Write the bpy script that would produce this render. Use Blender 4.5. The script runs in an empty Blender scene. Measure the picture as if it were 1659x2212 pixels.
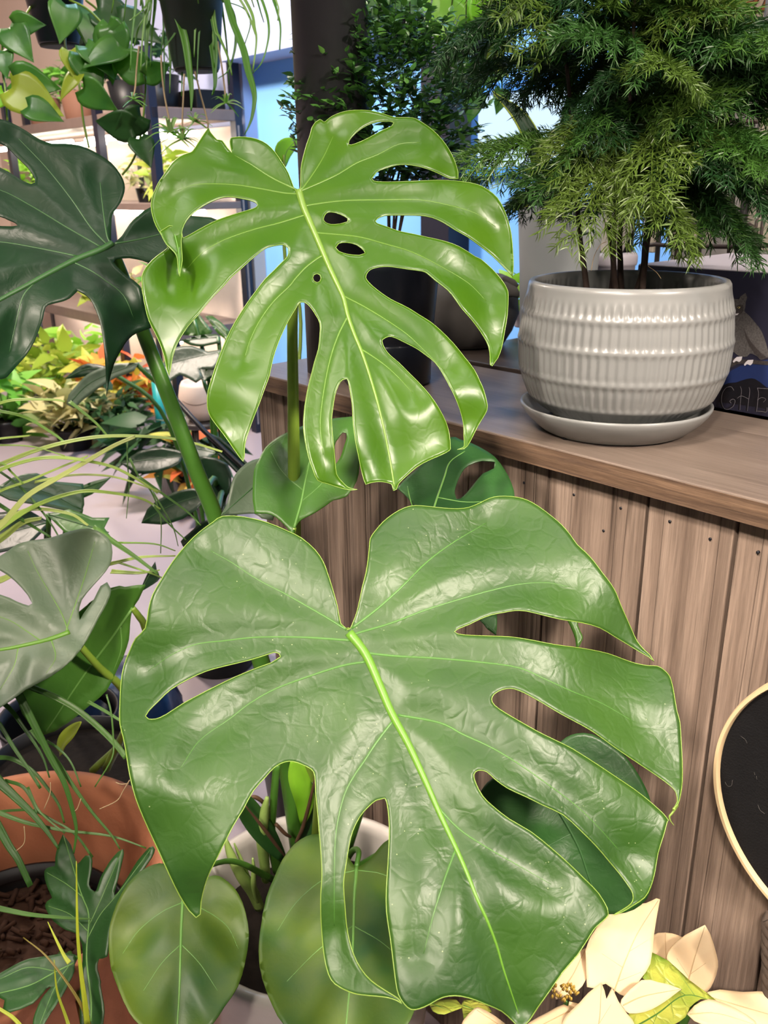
import bpy, bmesh, math, random
import numpy as np
from mathutils import Vector, Matrix, geometry

random.seed(7)
rng = np.random.default_rng(7)
SC = bpy.context.scene
COL = SC.collection

# ------------------------------------------------------------------ camera
PITCH, ROLL, FPX = math.radians(20.5), math.radians(0.94), 1900.0
EYE = np.array([0.0, 0.0, 1.30])
_f = np.array([0, math.cos(PITCH), -math.sin(PITCH)])
_u0 = np.array([0, math.sin(PITCH), math.cos(PITCH)])
_r0 = np.array([1.0, 0, 0])
_r = _r0 * math.cos(ROLL) - _u0 * math.sin(ROLL)
_u = _u0 * math.cos(ROLL) + _r0 * math.sin(ROLL)
cam_data = bpy.data.cameras.new('camera')
cam = bpy.data.objects.new('camera', cam_data)
COL.objects.link(cam)
cam.matrix_world = Matrix(((_r[0], _u[0], -_f[0], EYE[0]), (_r[1], _u[1], -_f[1], EYE[1]),
                           (_r[2], _u[2], -_f[2], EYE[2]), (0, 0, 0, 1)))
cam_data.sensor_fit = 'HORIZONTAL'
cam_data.sensor_width = 36.0
cam_data.lens = 36.0 * FPX / 1659.0
cam_data.clip_start = 0.02
cam_data.dof.use_dof = True
cam_data.dof.focus_distance = 0.84
cam_data.dof.aperture_fstop = 20
SC.camera = cam

# ------------------------------------------------------------------ world, lamps, exposure
world = bpy.data.worlds.new('world')
SC.world = world
world.use_nodes = True
wnt = world.node_tree
bg = wnt.nodes['Background']
# overcast daylight, far brighter on the window side of the shop than behind the camera
wtc = wnt.nodes.new('ShaderNodeTexCoord')
wdt = wnt.nodes.new('ShaderNodeVectorMath'); wdt.operation = 'DOT_PRODUCT'; wdt.inputs[1].default_value = (0.755, 0.656, 0.05)
wmr = wnt.nodes.new('ShaderNodeMapRange'); wmr.inputs[1].default_value = 0.1; wmr.inputs[2].default_value = 0.7
wmr.inputs[3].default_value = 0.11; wmr.inputs[4].default_value = 2.2
wmx = wnt.nodes.new('ShaderNodeMix'); wmx.data_type = 'RGBA'
wmx.inputs[6].default_value = (0.95, 0.93, 0.92, 1); wmx.inputs[7].default_value = (0.62, 0.82, 1.0, 1)
wl2 = wnt.nodes.new('ShaderNodeMapRange'); wl2.inputs[1].default_value = 0.0; wl2.inputs[2].default_value = 0.5
wnt.links.new(wtc.outputs['Generated'], wdt.inputs[0])
wnt.links.new(wdt.outputs['Value'], wmr.inputs[0]); wnt.links.new(wdt.outputs['Value'], wl2.inputs[0])
wnt.links.new(wl2.outputs[0], wmx.inputs[0])
wnt.links.new(wmx.outputs[2], bg.inputs[0]); wnt.links.new(wmr.outputs[0], bg.inputs[1])
SC.view_settings.view_transform = 'Standard'
SC.view_settings.look = 'None'
SC.view_settings.exposure = -0.46
SC.view_settings.gamma = 1.0
SC.view_settings.use_curve_mapping = False


def area(name, loc, target, size, power, colr, spread=180):
    d = bpy.data.lights.new(name, 'AREA')
    d.shape = 'DISK'
    d.size = size
    d.energy = power
    d.color = colr
    d.spread = math.radians(spread)
    o = bpy.data.objects.new(name, d)
    COL.objects.link(o)
    o.location = loc
    o.rotation_euler = (Vector(target) - Vector(loc)).to_track_quat('-Z', 'Y').to_euler()
    return o


WARM = (1.0, 0.86, 0.73)
area('track_lamp_key', (-0.40, -1.05, 2.45), (0.48, 0.80, 0.80), 0.16, 8.0, WARM, 52)
area('track_lamp_side', (1.35, -0.60, 2.5), (0.10, 0.60, 0.9), 0.24, 22, WARM, 70)
area('track_lamp_front', (-0.85, -0.30, 2.65), (0.0, 0.68, 1.05), 0.22, 7, WARM, 44)
area('track_lamp_over', (-0.25, 0.15, 2.85), (0.0, 0.7, 0.9), 0.20, 14, WARM)
area('track_lamp_counter', (0.75, 0.55, 2.85), (0.3, 1.0, 1.0), 0.26, 11, (1.0, 0.90, 0.82))
area('track_lamp_left', (-1.0, 0.9, 2.9), (-0.7, 1.7, 1.4), 0.30, 7.5, (1.0, 0.93, 0.86), 85)
area('track_lamp_back', (-1.9, 3.3, 2.85), (-1.5, 4.6, 0.3), 0.4, 210, (1.0, 0.84, 0.72))
area('track_lamp_rack', (0.3, 1.7, 2.85), (0.75, 1.75, 1.2), 0.4, 16, (1.0, 0.9, 0.8))

area('added_cool_fill', (-0.55, 2.75, 2.9), (-0.1, 4.1, 1.5), 0.4, 60, (0.45, 0.70, 1.0))  # added fill with no real fitting, brightens the blue wall

# ------------------------------------------------------------------ geometry helpers
def ray(x, y):
    return _f + (x - 829.5) / FPX * _r - (y - 1106) / FPX * _u


def at(x, y, d):
    """world point that the camera sees at photo pixel x, y at depth d (metres)"""
    return EYE + d * ray(x, y)


def at_z(x, y, z):
    q = ray(x, y)
    return EYE + q * ((z - EYE[2]) / q[2])


CO = np.array([0.15434569, 0.94265379, 0.0])      # a point under the counter's front edge
CE = np.array([-.65588402, .75486168, 0.0])       # along the counter, away to the left
CN = np.array([.75486168, .65588402, 0.0])        # into the counter


def cw(s, n_, z):
    return CO + CE * s + CN * n_ + np.array([0, 0, z])


OFF = {}
ROTD = {}


def empty(name, loc, label, cat, group=None, kind=None):
    o = bpy.data.objects.new(name, None)
    o.empty_display_size = 0.05
    COL.objects.link(o)
    o.location = [float(v) for v in loc]
    OFF[o.name] = np.array(loc, float)
    tag(o, label, cat, group, kind)
    return o


def tag(o, label, cat, group=None, kind=None):
    if label: o['label'] = label
    if cat: o['category'] = cat
    if group: o['group'] = group
    if kind: o['kind'] = kind
    return o


class MB:
    """collects shapes in world coordinates, then builds ONE mesh object"""

    def __init__(self):
        self.v, self.f, self.a = [], [], []
        self.rnd = None

    def add(self, verts, faces, a=0.0):
        k = len(self.v)
        self.v.extend([tuple(map(float, q)) for q in verts])
        self.f.extend([tuple(i + k for i in q) for q in faces])
        self.a.extend([a] * len(faces))
        return self

    def tube(self, pts, rad, sides=8, cap=True, flat=1.0, a=0.0):
        pts = [Vector(map(float, q)) for q in pts]
        m = len(pts)
        rad = [rad] * m if np.isscalar(rad) else list(rad)
        vs, fs = [], []
        ref = None
        for i, q in enumerate(pts):
            t = (pts[min(i + 1, m - 1)] - pts[max(i - 1, 0)])
            if t.length < 1e-9: t = Vector((0, 0, 1))
            t.normalize()
            if ref is None:
                ref = t.orthogonal().normalized()
            ref = (ref - t * ref.dot(t))
            if ref.length < 1e-6: ref = t.orthogonal()
            ref.normalize()
            bn = t.cross(ref)
            for j in range(sides):
                an = 2 * math.pi * j / sides
                vs.append(q + (ref * math.cos(an) + bn * math.sin(an) * flat) * rad[i])
        for i in range(m - 1):
            for j in range(sides):
                j2 = (j + 1) % sides
                fs.append((i * sides + j, i * sides + j2, (i + 1) * sides + j2, (i + 1) * sides + j))
        if cap:
            fs.append(tuple(range(sides - 1, -1, -1)))
            fs.append(tuple((m - 1) * sides + j for j in range(sides)))
        return self.add(vs, fs, a)

    def lathe(self, prof, c, seg=48, fn=None, close_top=False, close_bot=True):
        """prof: (radius, z) list; c: (x, y); fn(r, z, angle) -> r"""
        vs, fs = [], []
        for (r, z) in prof:
            for j in range(seg):
                an = 2 * math.pi * j / seg
                rr = fn(r, z, an) if fn else r
                vs.append((c[0] + rr * math.cos(an), c[1] + rr * math.sin(an), z))
        m = len(prof)
        for i in range(m - 1):
            for j in range(seg):
                j2 = (j + 1) % seg
                fs.append((i * seg + j, i * seg + j2, (i + 1) * seg + j2, (i + 1) * seg + j))
        if close_bot: fs.append(tuple(range(seg - 1, -1, -1)))
        if close_top: fs.append(tuple((m - 1) * seg + j for j in range(seg)))
        return self.add(vs, fs)

    def prism(self, poly, z0, z1):
        """poly: list of xy points"""
        k = len(poly)
        vs = [(q[0], q[1], z0) for q in poly] + [(q[0], q[1], z1) for q in poly]
        fs = [tuple(range(k - 1, -1, -1)), tuple(range(k, 2 * k))]
        for i in range(k):
            j = (i + 1) % k
            fs.append((i, j, k + j, k + i))
        return self.add(vs, fs)

    def cbox(self, s0, s1, n0, n1, z0, z1, a=0.0):
        """box in counter coordinates"""
        vs = [cw(s, q, z) for z in (z0, z1) for (s, q) in ((s0, n0), (s1, n0), (s1, n1), (s0, n1))]
        fs = [(0, 1, 2, 3), (7, 6, 5, 4), (4, 5, 1, 0), (5, 6, 2, 1), (6, 7, 3, 2), (7, 4, 0, 3)]
        return self.add(vs, fs, a)

    def ribbon(self, pts, widths, up=(0, -0.5, 0.85), fold=0.25, a=0.0, thick=0.0):
        """a leaf blade: five points across, folded along its middle"""
        pts = [Vector(map(float, q)) for q in pts]
        m = len(pts)
        upv = Vector(up)
        vs, fs = [], []
        for i, q in enumerate(pts):
            t = (pts[min(i + 1, m - 1)] - pts[max(i - 1, 0)])
            if t.length < 1e-9: t = Vector((1, 0, 0))
            t.normalize()
            sd = t.cross(upv)
            if sd.length < 1e-3: sd = t.cross(Vector((1, 0, 0)))
            sd.normalize()
            nn = sd.cross(t)
            w = widths[i] * 0.5
            for k in (-1, -0.5, 0, 0.5, 1):
                vs.append(q + sd * w * k + nn * (abs(k) * fold * w))
        for i in range(m - 1):
            for k in range(4):
                fs.append((i * 5 + k, i * 5 + k + 1, (i + 1) * 5 + k + 1, (i + 1) * 5 + k))
        return self.add(vs, fs, a)

    def build(self, name, m, parent=None, smooth=True, solid=0.0, bevel=0.0, recalc=True, auto=None, uvs=None):
        off = np.zeros(3)
        if parent is not None: off = OFF[parent.name]
        me = bpy.data.meshes.new(name)
        V = np.array(self.v) - off
        me.from_pydata(V.tolist(), [], self.f)
        if any(self.a):
            at_ = me.attributes.new('rnd', 'FLOAT', 'FACE')
            at_.data.foreach_set('value', np.array(self.a, np.float32))
        if recalc:
            bm = bmesh.new(); bm.from_mesh(me)
            bmesh.ops.recalc_face_normals(bm, faces=bm.faces[:])
            bm.to_mesh(me); bm.free()
        if smooth:
            me.polygons.foreach_set('use_smooth', [True] * len(me.polygons))
            if auto:
                me.set_sharp_from_angle(angle=math.radians(auto))
        me.materials.append(m)
        o = bpy.data.objects.new(name, me)
        COL.objects.link(o)
        if parent is not None:
            o.parent = parent
        OFF[o.name] = off
        if bevel:
            md = o.modifiers.new('bevel', 'BEVEL'); md.width = bevel; md.segments = 2; md.limit_method = 'ANGLE'
        if solid:
            md = o.modifiers.new('solid', 'SOLIDIFY'); md.thickness = solid; md.offset = 0
        return o


def spline(pts, k=6):
    """Catmull-Rom through 2D or 3D points"""
    P_ = np.array(pts, float)
    if len(P_) < 3:
        t = np.linspace(0, 1, k + 1)[:, None]
        return P_[0] * (1 - t) + P_[-1] * t
    Q = np.vstack([2 * P_[0] - P_[1], P_, 2 * P_[-1] - P_[-2]])
    out = []
    for i in range(1, len(Q) - 2):
        for t in np.linspace(0, 1, k, endpoint=False):
            out.append(0.5 * ((2 * Q[i]) + (-Q[i - 1] + Q[i + 1]) * t + (2 * Q[i - 1] - 5 * Q[i] + 4 * Q[i + 1] - Q[i + 2]) * t * t
                              + (-Q[i - 1] + 3 * Q[i] - 3 * Q[i + 1] + Q[i + 2]) * t ** 3))
    out.append(P_[-1])
    return np.array(out)


def copy_tree(o, parent=None, name=None):
    c = o.copy()
    COL.objects.link(c)
    c.parent = parent
    OFF[c.name] = OFF.get(o.name, np.zeros(3))
    for ch in list(o.children):
        copy_tree(ch, c)
    return c


# ------------------------------------------------------------------ materials
def nodes_of(name):
    m = bpy.data.materials.new(name)
    m.use_nodes = True
    nt = m.node_tree
    return m, nt, nt.nodes, nt.links, nt.nodes['Principled BSDF']


def plain(name, c, rough=0.5, metal=0.0, spec=0.5, var=0.12, scale=30, bump=0.0, bscale=80, coat=0.0):
    """one colour with a little procedural variation and grain"""
    m, nt, N, L, p = nodes_of(name)
    tc = N.new('ShaderNodeTexCoord')
    nz = N.new('ShaderNodeTexNoise'); nz.inputs['Scale'].default_value = scale; nz.inputs['Detail'].default_value = 4
    L.new(tc.outputs['Object'], nz.inputs['Vector'])
    mx = N.new('ShaderNodeMix'); mx.data_type = 'RGBA'
    mx.inputs[6].default_value = tuple(v * (1 - var) for v in c) + (1,)
    mx.inputs[7].default_value = tuple(min(1, v * (1 + var)) for v in c) + (1,)
    L.new(nz.outputs['Fac'], mx.inputs[0])
    L.new(mx.outputs[2], p.inputs['Base Color'])
    p.inputs['Roughness'].default_value = rough
    p.inputs['Metallic'].default_value = metal
    p.inputs['Specular IOR Level'].default_value = spec
    p.inputs['Coat Weight'].default_value = coat
    if bump:
        n2 = N.new('ShaderNodeTexNoise'); n2.inputs['Scale'].default_value = bscale; n2.inputs['Detail'].default_value = 3
        L.new(tc.outputs['Object'], n2.inputs['Vector'])
        bp = N.new('ShaderNodeBump'); bp.inputs['Strength'].default_value = bump; bp.inputs['Distance'].default_value = 0.002
        L.new(n2.outputs['Fac'], bp.inputs['Height'])
        L.new(bp.outputs['Normal'], p.inputs['Normal'])
    return m


def emit(name, c, s):
    m, nt, N, L, p = nodes_of(name)
    p.inputs['Base Color'].default_value = (0.9, 0.9, 0.9, 1)
    p.inputs['Emission Color'].default_value = c + (1,)
    p.inputs['Emission Strength'].default_value = s
    return m


def leafmat(name, c1, c2, trans, rough=0.38, tmix=0.25, spec=0.5, bump=0.35, bscale=60, flecks=0.0, pscale=9, stretch=None, crinkle=0.0, sheen_noise=0.0, under=None):
    """leaf skin: two greens mottled together, fine blistering, light shining through"""
    m, nt, N, L, p = nodes_of(name)
    out = N['Material Output']
    tc = N.new('ShaderNodeTexCoord')
    nz = N.new('ShaderNodeTexNoise'); nz.inputs['Scale'].default_value = pscale; nz.inputs['Detail'].default_value = 5
    L.new(tc.outputs['Object'], nz.inputs['Vector'])
    rmp = N.new('ShaderNodeValToRGB')
    rmp.color_ramp.elements[0].position = 0.32; rmp.color_ramp.elements[0].color = c1 + (1,)
    rmp.color_ramp.elements[1].position = 0.7; rmp.color_ramp.elements[1].color = c2 + (1,)
    L.new(nz.outputs['Fac'], rmp.inputs[0])
    colr = rmp.outputs[0]
    if flecks:
        vo = N.new('ShaderNodeTexVoronoi'); vo.inputs['Scale'].default_value = 170
        L.new(tc.outputs['Object'], vo.inputs['Vector'])
        lt = N.new('ShaderNodeMath'); lt.operation = 'LESS_THAN'; lt.inputs[1].default_value = 0.075
        L.new(vo.outputs['Distance'], lt.inputs[0])
        n3 = N.new('ShaderNodeTexNoise'); n3.inputs['Scale'].default_value = 14
        L.new(tc.outputs['Object'], n3.inputs['Vector'])
        gt = N.new('ShaderNodeMath'); gt.operation = 'GREATER_THAN'; gt.inputs[1].default_value = 0.56
        L.new(n3.outputs['Fac'], gt.inputs[0])
        mu = N.new('ShaderNodeMath'); mu.operation = 'MULTIPLY'
        L.new(lt.outputs[0], mu.inputs[0]); L.new(gt.outputs[0], mu.inputs[1])
        m2 = N.new('ShaderNodeMath'); m2.operation = 'MULTIPLY'; m2.inputs[1].default_value = flecks
        L.new(mu.outputs[0], m2.inputs[0])
        mx = N.new('ShaderNodeMix'); mx.data_type = 'RGBA'
        L.new(m2.outputs[0], mx.inputs[0]); L.new(colr, mx.inputs[6]); mx.inputs[7].default_value = (0.42, 0.5, 0.25, 1)
        colr = mx.outputs[2]
    if under:
        geo = N.new('ShaderNodeNewGeometry')
    L.new(colr, p.inputs['Base Color'])
    p.inputs['Roughness'].default_value = rough
    p.inputs['Specular IOR Level'].default_value = spec
    # blistered skin
    n2 = N.new('ShaderNodeTexNoise'); n2.inputs['Scale'].default_value = bscale; n2.inputs['Detail'].default_value = 4
    n2.inputs['Distortion'].default_value = 0.6
    L.new(tc.outputs['Object'], n2.inputs['Vector'])
    bp = N.new('ShaderNodeBump'); bp.inputs['Strength'].default_value = bump; bp.inputs['Distance'].default_value = 0.004
    L.new(n2.outputs['Fac'], bp.inputs['Height'])
    nrm = bp.outputs['Normal']
    if crinkle:
        v2 = N.new('ShaderNodeTexVoronoi'); v2.feature = 'DISTANCE_TO_EDGE'; v2.inputs['Scale'].default_value = 55
        nd = N.new('ShaderNodeTexNoise'); nd.inputs['Scale'].default_value = 25
        L.new(tc.outputs['Object'], nd.inputs['Vector'])
        va = N.new('ShaderNodeVectorMath'); va.operation = 'MULTIPLY_ADD'; va.inputs[1].default_value = (0.03,) * 3
        L.new(nd.outputs['Color'], va.inputs[0]); L.new(tc.outputs['Object'], va.inputs[2])
        L.new(va.outputs[0], v2.inputs['Vector'])
        mr = N.new('ShaderNodeMapRange'); mr.inputs[1].default_value = 0; mr.inputs[2].default_value = 0.12
        L.new(v2.outputs['Distance'], mr.inputs[0])
        b2 = N.new('ShaderNodeBump'); b2.inputs['Strength'].default_value = crinkle; b2.inputs['Distance'].default_value = 0.0015
        L.new(mr.outputs[0], b2.inputs['Height']); L.new(nrm, b2.inputs['Normal'])
        nrm = b2.outputs['Normal']
    L.new(nrm, p.inputs['Normal'])
    if tmix:
        tr = N.new('ShaderNodeBsdfTranslucent'); tr.inputs['Color'].default_value = trans + (1,)
        ms = N.new('ShaderNodeMixShader'); ms.inputs[0].default_value = tmix
        L.new(p.outputs[0], ms.inputs[1]); L.new(tr.outputs[0], ms.inputs[2])
        L.new(ms.outputs[0], out.inputs['Surface'])
    return m


def ramp_attr(name, cols, rough=0.45, tmix=0.25, spec=0.4, source='rnd'):
    """foliage of many small leaves: each leaf picks its colour from the list"""
    m, nt, N, L, p = nodes_of(name)
    out = N['Material Output']
    if source == 'object':
        at_ = N.new('ShaderNodeObjectInfo'); fac = at_.outputs['Random']
    else:
        at_ = N.new('ShaderNodeAttribute'); at_.attribute_name = 'rnd'; fac = at_.outputs['Fac']
    rmp = N.new('ShaderNodeValToRGB')
    els = rmp.color_ramp.elements
    while len(els) < len(cols): els.new(0.5)
    for i, c in enumerate(cols):
        els[i].position = i / max(1, len(cols) - 1); els[i].color = tuple(c) + (1,)
    L.new(fac, rmp.inputs[0])
    L.new(rmp.outputs[0], p.inputs['Base Color'])
    p.inputs['Roughness'].default_value = rough
    p.inputs['Specular IOR Level'].default_value = spec
    if tmix:
        tr = N.new('ShaderNodeBsdfTranslucent')
        L.new(rmp.outputs[0], tr.inputs['Color'])
        ms = N.new('ShaderNodeMixShader'); ms.inputs[0].default_value = tmix
        L.new(p.outputs[0], ms.inputs[1]); L.new(tr.outputs[0], ms.inputs[2])
        L.new(ms.outputs[0], out.inputs['Surface'])
    return m


def woodmat(name, cols, axis, freq, along, rough=0.7, crack=0.0, bump=0.5, spec=0.3, coat=0.0, attr=True, ring=0.0, tint=None):
    """wood: grain runs along `axis` (a world direction) in object space"""
    m, nt, N, L, p = nodes_of(name)
    tc = N.new('ShaderNodeTexCoord')
    # rotate so that the grain lies along local X of the texture
    ax = Vector(axis).normalized()
    if abs(ax.z) > 0.9:
        side = Vector(CE)
    else:
        side = Vector((0, 0, 1))
    third = ax.cross(side)
    comps = []
    for v in (ax, side, third):
        dt = N.new('ShaderNodeVectorMath'); dt.operation = 'DOT_PRODUCT'
        dt.inputs[1].default_value = tuple(v)
        L.new(tc.outputs['Object'], dt.inputs[0])
        comps.append(dt.outputs['Value'])
    shift = comps[2]
    cmb = N.new('ShaderNodeCombineXYZ')
    for k, (c, s) in enumerate(zip(comps, (along, freq, freq))):
        mu = N.new('ShaderNodeMath'); mu.operation = 'MULTIPLY'; mu.inputs[1].default_value = s
        L.new(c, mu.inputs[0])
        if attr and k == 0:
            at_ = N.new('ShaderNodeAttribute'); at_.attribute_name = 'rnd'
            ad = N.new('ShaderNodeMath'); ad.operation = 'MULTIPLY_ADD'; ad.inputs[1].default_value = 37.0
            L.new(at_.outputs['Fac'], ad.inputs[0]); L.new(mu.outputs[0], ad.inputs[2])
            L.new(ad.outputs[0], cmb.inputs[k])
        else:
            L.new(mu.outputs[0], cmb.inputs[k])
    nz = N.new('ShaderNodeTexNoise'); nz.inputs['Scale'].default_value = 1.0; nz.inputs['Detail'].default_value = 8
    nz.inputs['Roughness'].default_value = 0.62; nz.inputs['Distortion'].default_value = 0.9
    L.new(cmb.outputs[0], nz.inputs['Vector'])
    rmp = N.new('ShaderNodeValToRGB')
    els = rmp.color_ramp.elements
    while len(els) < len(cols): els.new(0.5)
    for i, c in enumerate(cols):
        els[i].position = 0.28 + 0.46 * i / max(1, len(cols) - 1); els[i].color = tuple(c) + (1,)
    L.new(nz.outputs['Fac'], rmp.inputs[0])
    colr = rmp.outputs[0]
    hgt = nz.outputs['Fac']
    fine = N.new('ShaderNodeTexNoise'); fine.inputs['Scale'].default_value = 1.0; fine.inputs['Detail'].default_value = 5; fine.inputs['Roughness'].default_value = 0.7
    fsc = N.new('ShaderNodeVectorMath'); fsc.operation = 'MULTIPLY'; fsc.inputs[1].default_value = (9.0, 7.0, 7.0)
    L.new(cmb.outputs[0], fsc.inputs[0]); L.new(fsc.outputs[0], fine.inputs['Vector'])
    fmr = N.new('ShaderNodeMapRange'); fmr.inputs[1].default_value = 0.3; fmr.inputs[2].default_value = 0.7; fmr.inputs[3].default_value = 0.70; fmr.inputs[4].default_value = 1.22
    L.new(fine.outputs['Fac'], fmr.inputs[0])
    fvm = N.new('ShaderNodeVectorMath'); fvm.operation = 'SCALE'
    L.new(colr, fvm.inputs[0]); L.new(fmr.outputs[0], fvm.inputs['Scale'])
    colr = fvm.outputs[0]
    fad = N.new('ShaderNodeMath'); fad.operation = 'MULTIPLY_ADD'; fad.inputs[1].default_value = 0.6
    L.new(fine.outputs['Fac'], fad.inputs[0]); L.new(hgt, fad.inputs[2])
    hgt = fad.outputs[0]
    if ring:
        wv = N.new('ShaderNodeTexWave'); wv.wave_type = 'BANDS'; wv.bands_direction = 'Y'
        wv.inputs['Scale'].default_value = ring; wv.inputs['Distortion'].default_value = 5.0; wv.inputs['Detail'].default_value = 3
        wv.inputs['Detail Scale'].default_value = 0.6
        L.new(cmb.outputs[0], wv.inputs['Vector'])
        mx = N.new('ShaderNodeMix'); mx.data_type = 'RGBA'; mx.blend_type = 'MULTIPLY'; mx.inputs[0].default_value = 0.28
        r2 = N.new('ShaderNodeValToRGB'); r2.color_ramp.elements[0].color = (0.42, 0.38, 0.36, 1); r2.color_ramp.elements[1].color = (1, 1, 1, 1)
        r2.color_ramp.elements[0].position = 0.1; r2.color_ramp.elements[1].position = 0.65
        L.new(wv.outputs['Fac'], r2.inputs[0])
        L.new(colr, mx.inputs[6]); L.new(r2.outputs[0], mx.inputs[7])
        colr = mx.outputs[2]
        ad = N.new('ShaderNodeMath'); ad.operation = 'ADD'
        L.new(hgt, ad.inputs[0]); L.new(wv.outputs['Fac'], ad.inputs[1])
        hgt = ad.outputs[0]
    if attr:
        at2 = N.new('ShaderNodeAttribute'); at2.attribute_name = 'rnd'
        hs = N.new('ShaderNodeMapRange'); hs.inputs[3].default_value = 0.72; hs.inputs[4].default_value = 1.22
        L.new(at2.outputs['Fac'], hs.inputs[0])
        vm = N.new('ShaderNodeVectorMath'); vm.operation = 'SCALE'
        L.new(colr, vm.inputs[0]); L.new(hs.outputs[0], vm.inputs['Scale'])
        colr = vm.outputs[0]
    if crack:
        c2 = N.new('ShaderNodeTexNoise'); c2.inputs['Scale'].default_value = 1.0; c2.inputs['Detail'].default_value = 2
        sc = N.new('ShaderNodeVectorMath'); sc.operation = 'MULTIPLY'; sc.inputs[1].default_value = (0.35, 0.8, 0.8)
        L.new(cmb.outputs[0], sc.inputs[0]); L.new(sc.outputs[0], c2.inputs['Vector'])
        ab = N.new('ShaderNodeMath'); ab.operation = 'SUBTRACT'; ab.inputs[1].default_value = 0.5
        L.new(c2.outputs['Fac'], ab.inputs[0])
        a2 = N.new('ShaderNodeMath'); a2.operation = 'ABSOLUTE'; L.new(ab.outputs[0], a2.inputs[0])
        mr = N.new('ShaderNodeMapRange'); mr.inputs[1].default_value = 0.0; mr.inputs[2].default_value = 0.012
        L.new(a2.outputs[0], mr.inputs[0])
        mx = N.new('ShaderNodeMix'); mx.data_type = 'RGBA'; mx.blend_type = 'MULTIPLY'; mx.inputs[0].default_value = crack
        r3 = N.new('ShaderNodeCombineXYZ')
        for k in range(3): L.new(mr.outputs[0], r3.inputs[k])
        L.new(colr, mx.inputs[6]); L.new(r3.outputs[0], mx.inputs[7])
        colr = mx.outputs[2]
        ad = N.new('ShaderNodeMath'); ad.operation = 'ADD'
        L.new(hgt, ad.inputs[0]); L.new(mr.outputs[0], ad.inputs[1])
        hgt = ad.outputs[0]
    L.new(colr, p.inputs['Base Color'])
    p.inputs['Roughness'].default_value = rough
    p.inputs['Specular IOR Level'].default_value = spec
    p.inputs['Coat Weight'].default_value = coat
    bp = N.new('ShaderNodeBump'); bp.inputs['Strength'].default_value = bump; bp.inputs['Distance'].default_value = 0.003
    L.new(hgt, bp.inputs['Height'])
    L.new(bp.outputs['Normal'], p.inputs['Normal'])
    return m


M = {}
M['leaf_main'] = leafmat('deep green leaf', (0.012, 0.046, 0.005), (0.030, 0.083, 0.009), (0.10, 0.30, 0.04), rough=0.415, tmix=0.12, bump=0.18, bscale=70, flecks=0.5, crinkle=0.10)
M['leaf_upper'] = leafmat('fresh green leaf', (0.034, 0.108, 0.003), (0.062, 0.152, 0.005), (0.20, 0.40, 0.012), rough=0.33, tmix=0.34, bump=0.16, bscale=24, crinkle=0.04)
M['leaf_dark'] = leafmat('blackish green leaf', (0.005, 0.022, 0.008), (0.010, 0.036, 0.013), (0.03, 0.12, 0.02), rough=0.36, spec=0.28, tmix=0.08, bump=0.3, bscale=35)
M['leaf_young'] = leafmat('mottled yellow green leaf', (0.020, 0.078, 0.012), (0.098, 0.160, 0.011), (0.22, 0.40, 0.02), rough=0.48, tmix=0.2, bump=0.3, bscale=40, pscale=14)
M['leaf_shade'] = leafmat('dark green leaf', (0.014, 0.062, 0.012), (0.030, 0.105, 0.020), (0.07, 0.24, 0.02), rough=0.4, tmix=0.2, bump=0.25)
M['leaf_mid'] = leafmat('mid green leaf', (0.040, 0.140, 0.016), (0.070, 0.190, 0.022), (0.14, 0.38, 0.03), rough=0.38, tmix=0.28, bump=0.25)
M['leaf_grey'] = leafmat('greyish green leaf', (0.060, 0.098, 0.055), (0.100, 0.140, 0.085), (0.10, 0.2, 0.06), rough=0.42, tmix=0.1, bump=0.4, bscale=40)
M['leaf_bright'] = leafmat('lime leaf', (0.22, 0.48, 0.03), (0.34, 0.62, 0.05), (0.5, 0.9, 0.08), rough=0.4, tmix=0.45, bump=0.1)
M['leaf_pothos'] = leafmat('pothos leaf', (0.035, 0.15, 0.03), (0.10, 0.27, 0.04), (0.25, 0.55, 0.05), rough=0.35, tmix=0.35, bump=0.15, pscale=20)
M['leaf_lemon'] = leafmat('lemon leaf', (0.30, 0.38, 0.03), (0.42, 0.52, 0.06), (0.6, 0.75, 0.08), rough=0.4, tmix=0.35, bump=0.1)
M['vein'] = plain('pale green midrib', (0.085, 0.205, 0.018), 0.4, var=0.15, scale=40)
M['vein_lat'] = plain('side vein', (0.045, 0.135, 0.018), 0.42, var=0.2, scale=40)
M['vein_lat_up'] = plain('side vein of the fresh leaf', (0.075, 0.165, 0.012), 0.36, var=0.2, scale=40)
M['vein_soft'] = plain('soft green vein', (0.11, 0.26, 0.05), 0.42, var=0.15, scale=40)
M['vein_upper'] = plain('yellow green midrib', (0.11, 0.205, 0.025), 0.38, var=0.12, scale=40)
M['vein_dark'] = plain('dim green vein', (0.025, 0.085, 0.02), 0.4, var=0.15, scale=40)
M['margin'] = plain('yellow leaf margin', (0.17, 0.27, 0.04), 0.4, var=0.2, scale=60)
M['margin_up'] = plain('pale leaf margin', (0.17, 0.28, 0.05), 0.3, var=0.2, scale=60)
M['petiole'] = plain('leaf stalk', (0.185, 0.30, 0.032), 0.36, var=0.2, scale=25, bump=0.15, bscale=120)
M['petiole_dark'] = plain('green leaf stalk', (0.055, 0.165, 0.018), 0.38, var=0.2, scale=25, bump=0.15, bscale=120)
M['sheath'] = plain('pale stalk sheath', (0.24, 0.36, 0.09), 0.42, var=0.25, scale=40, bump=0.2, bscale=100)
M['dry'] = plain('dry brown stalk', (0.085, 0.042, 0.02), 0.7, var=0.4, scale=60, bump=0.4)
M['soil'] = plain('potting soil', (0.010, 0.007, 0.005), 0.95, var=0.7, scale=90, bump=1.0, bscale=70, spec=0.2)
M['bark_soil'] = plain('bark chips soil', (0.045, 0.022, 0.013), 0.9, var=0.7, scale=70, bump=1.0, bscale=60, spec=0.2)
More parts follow.
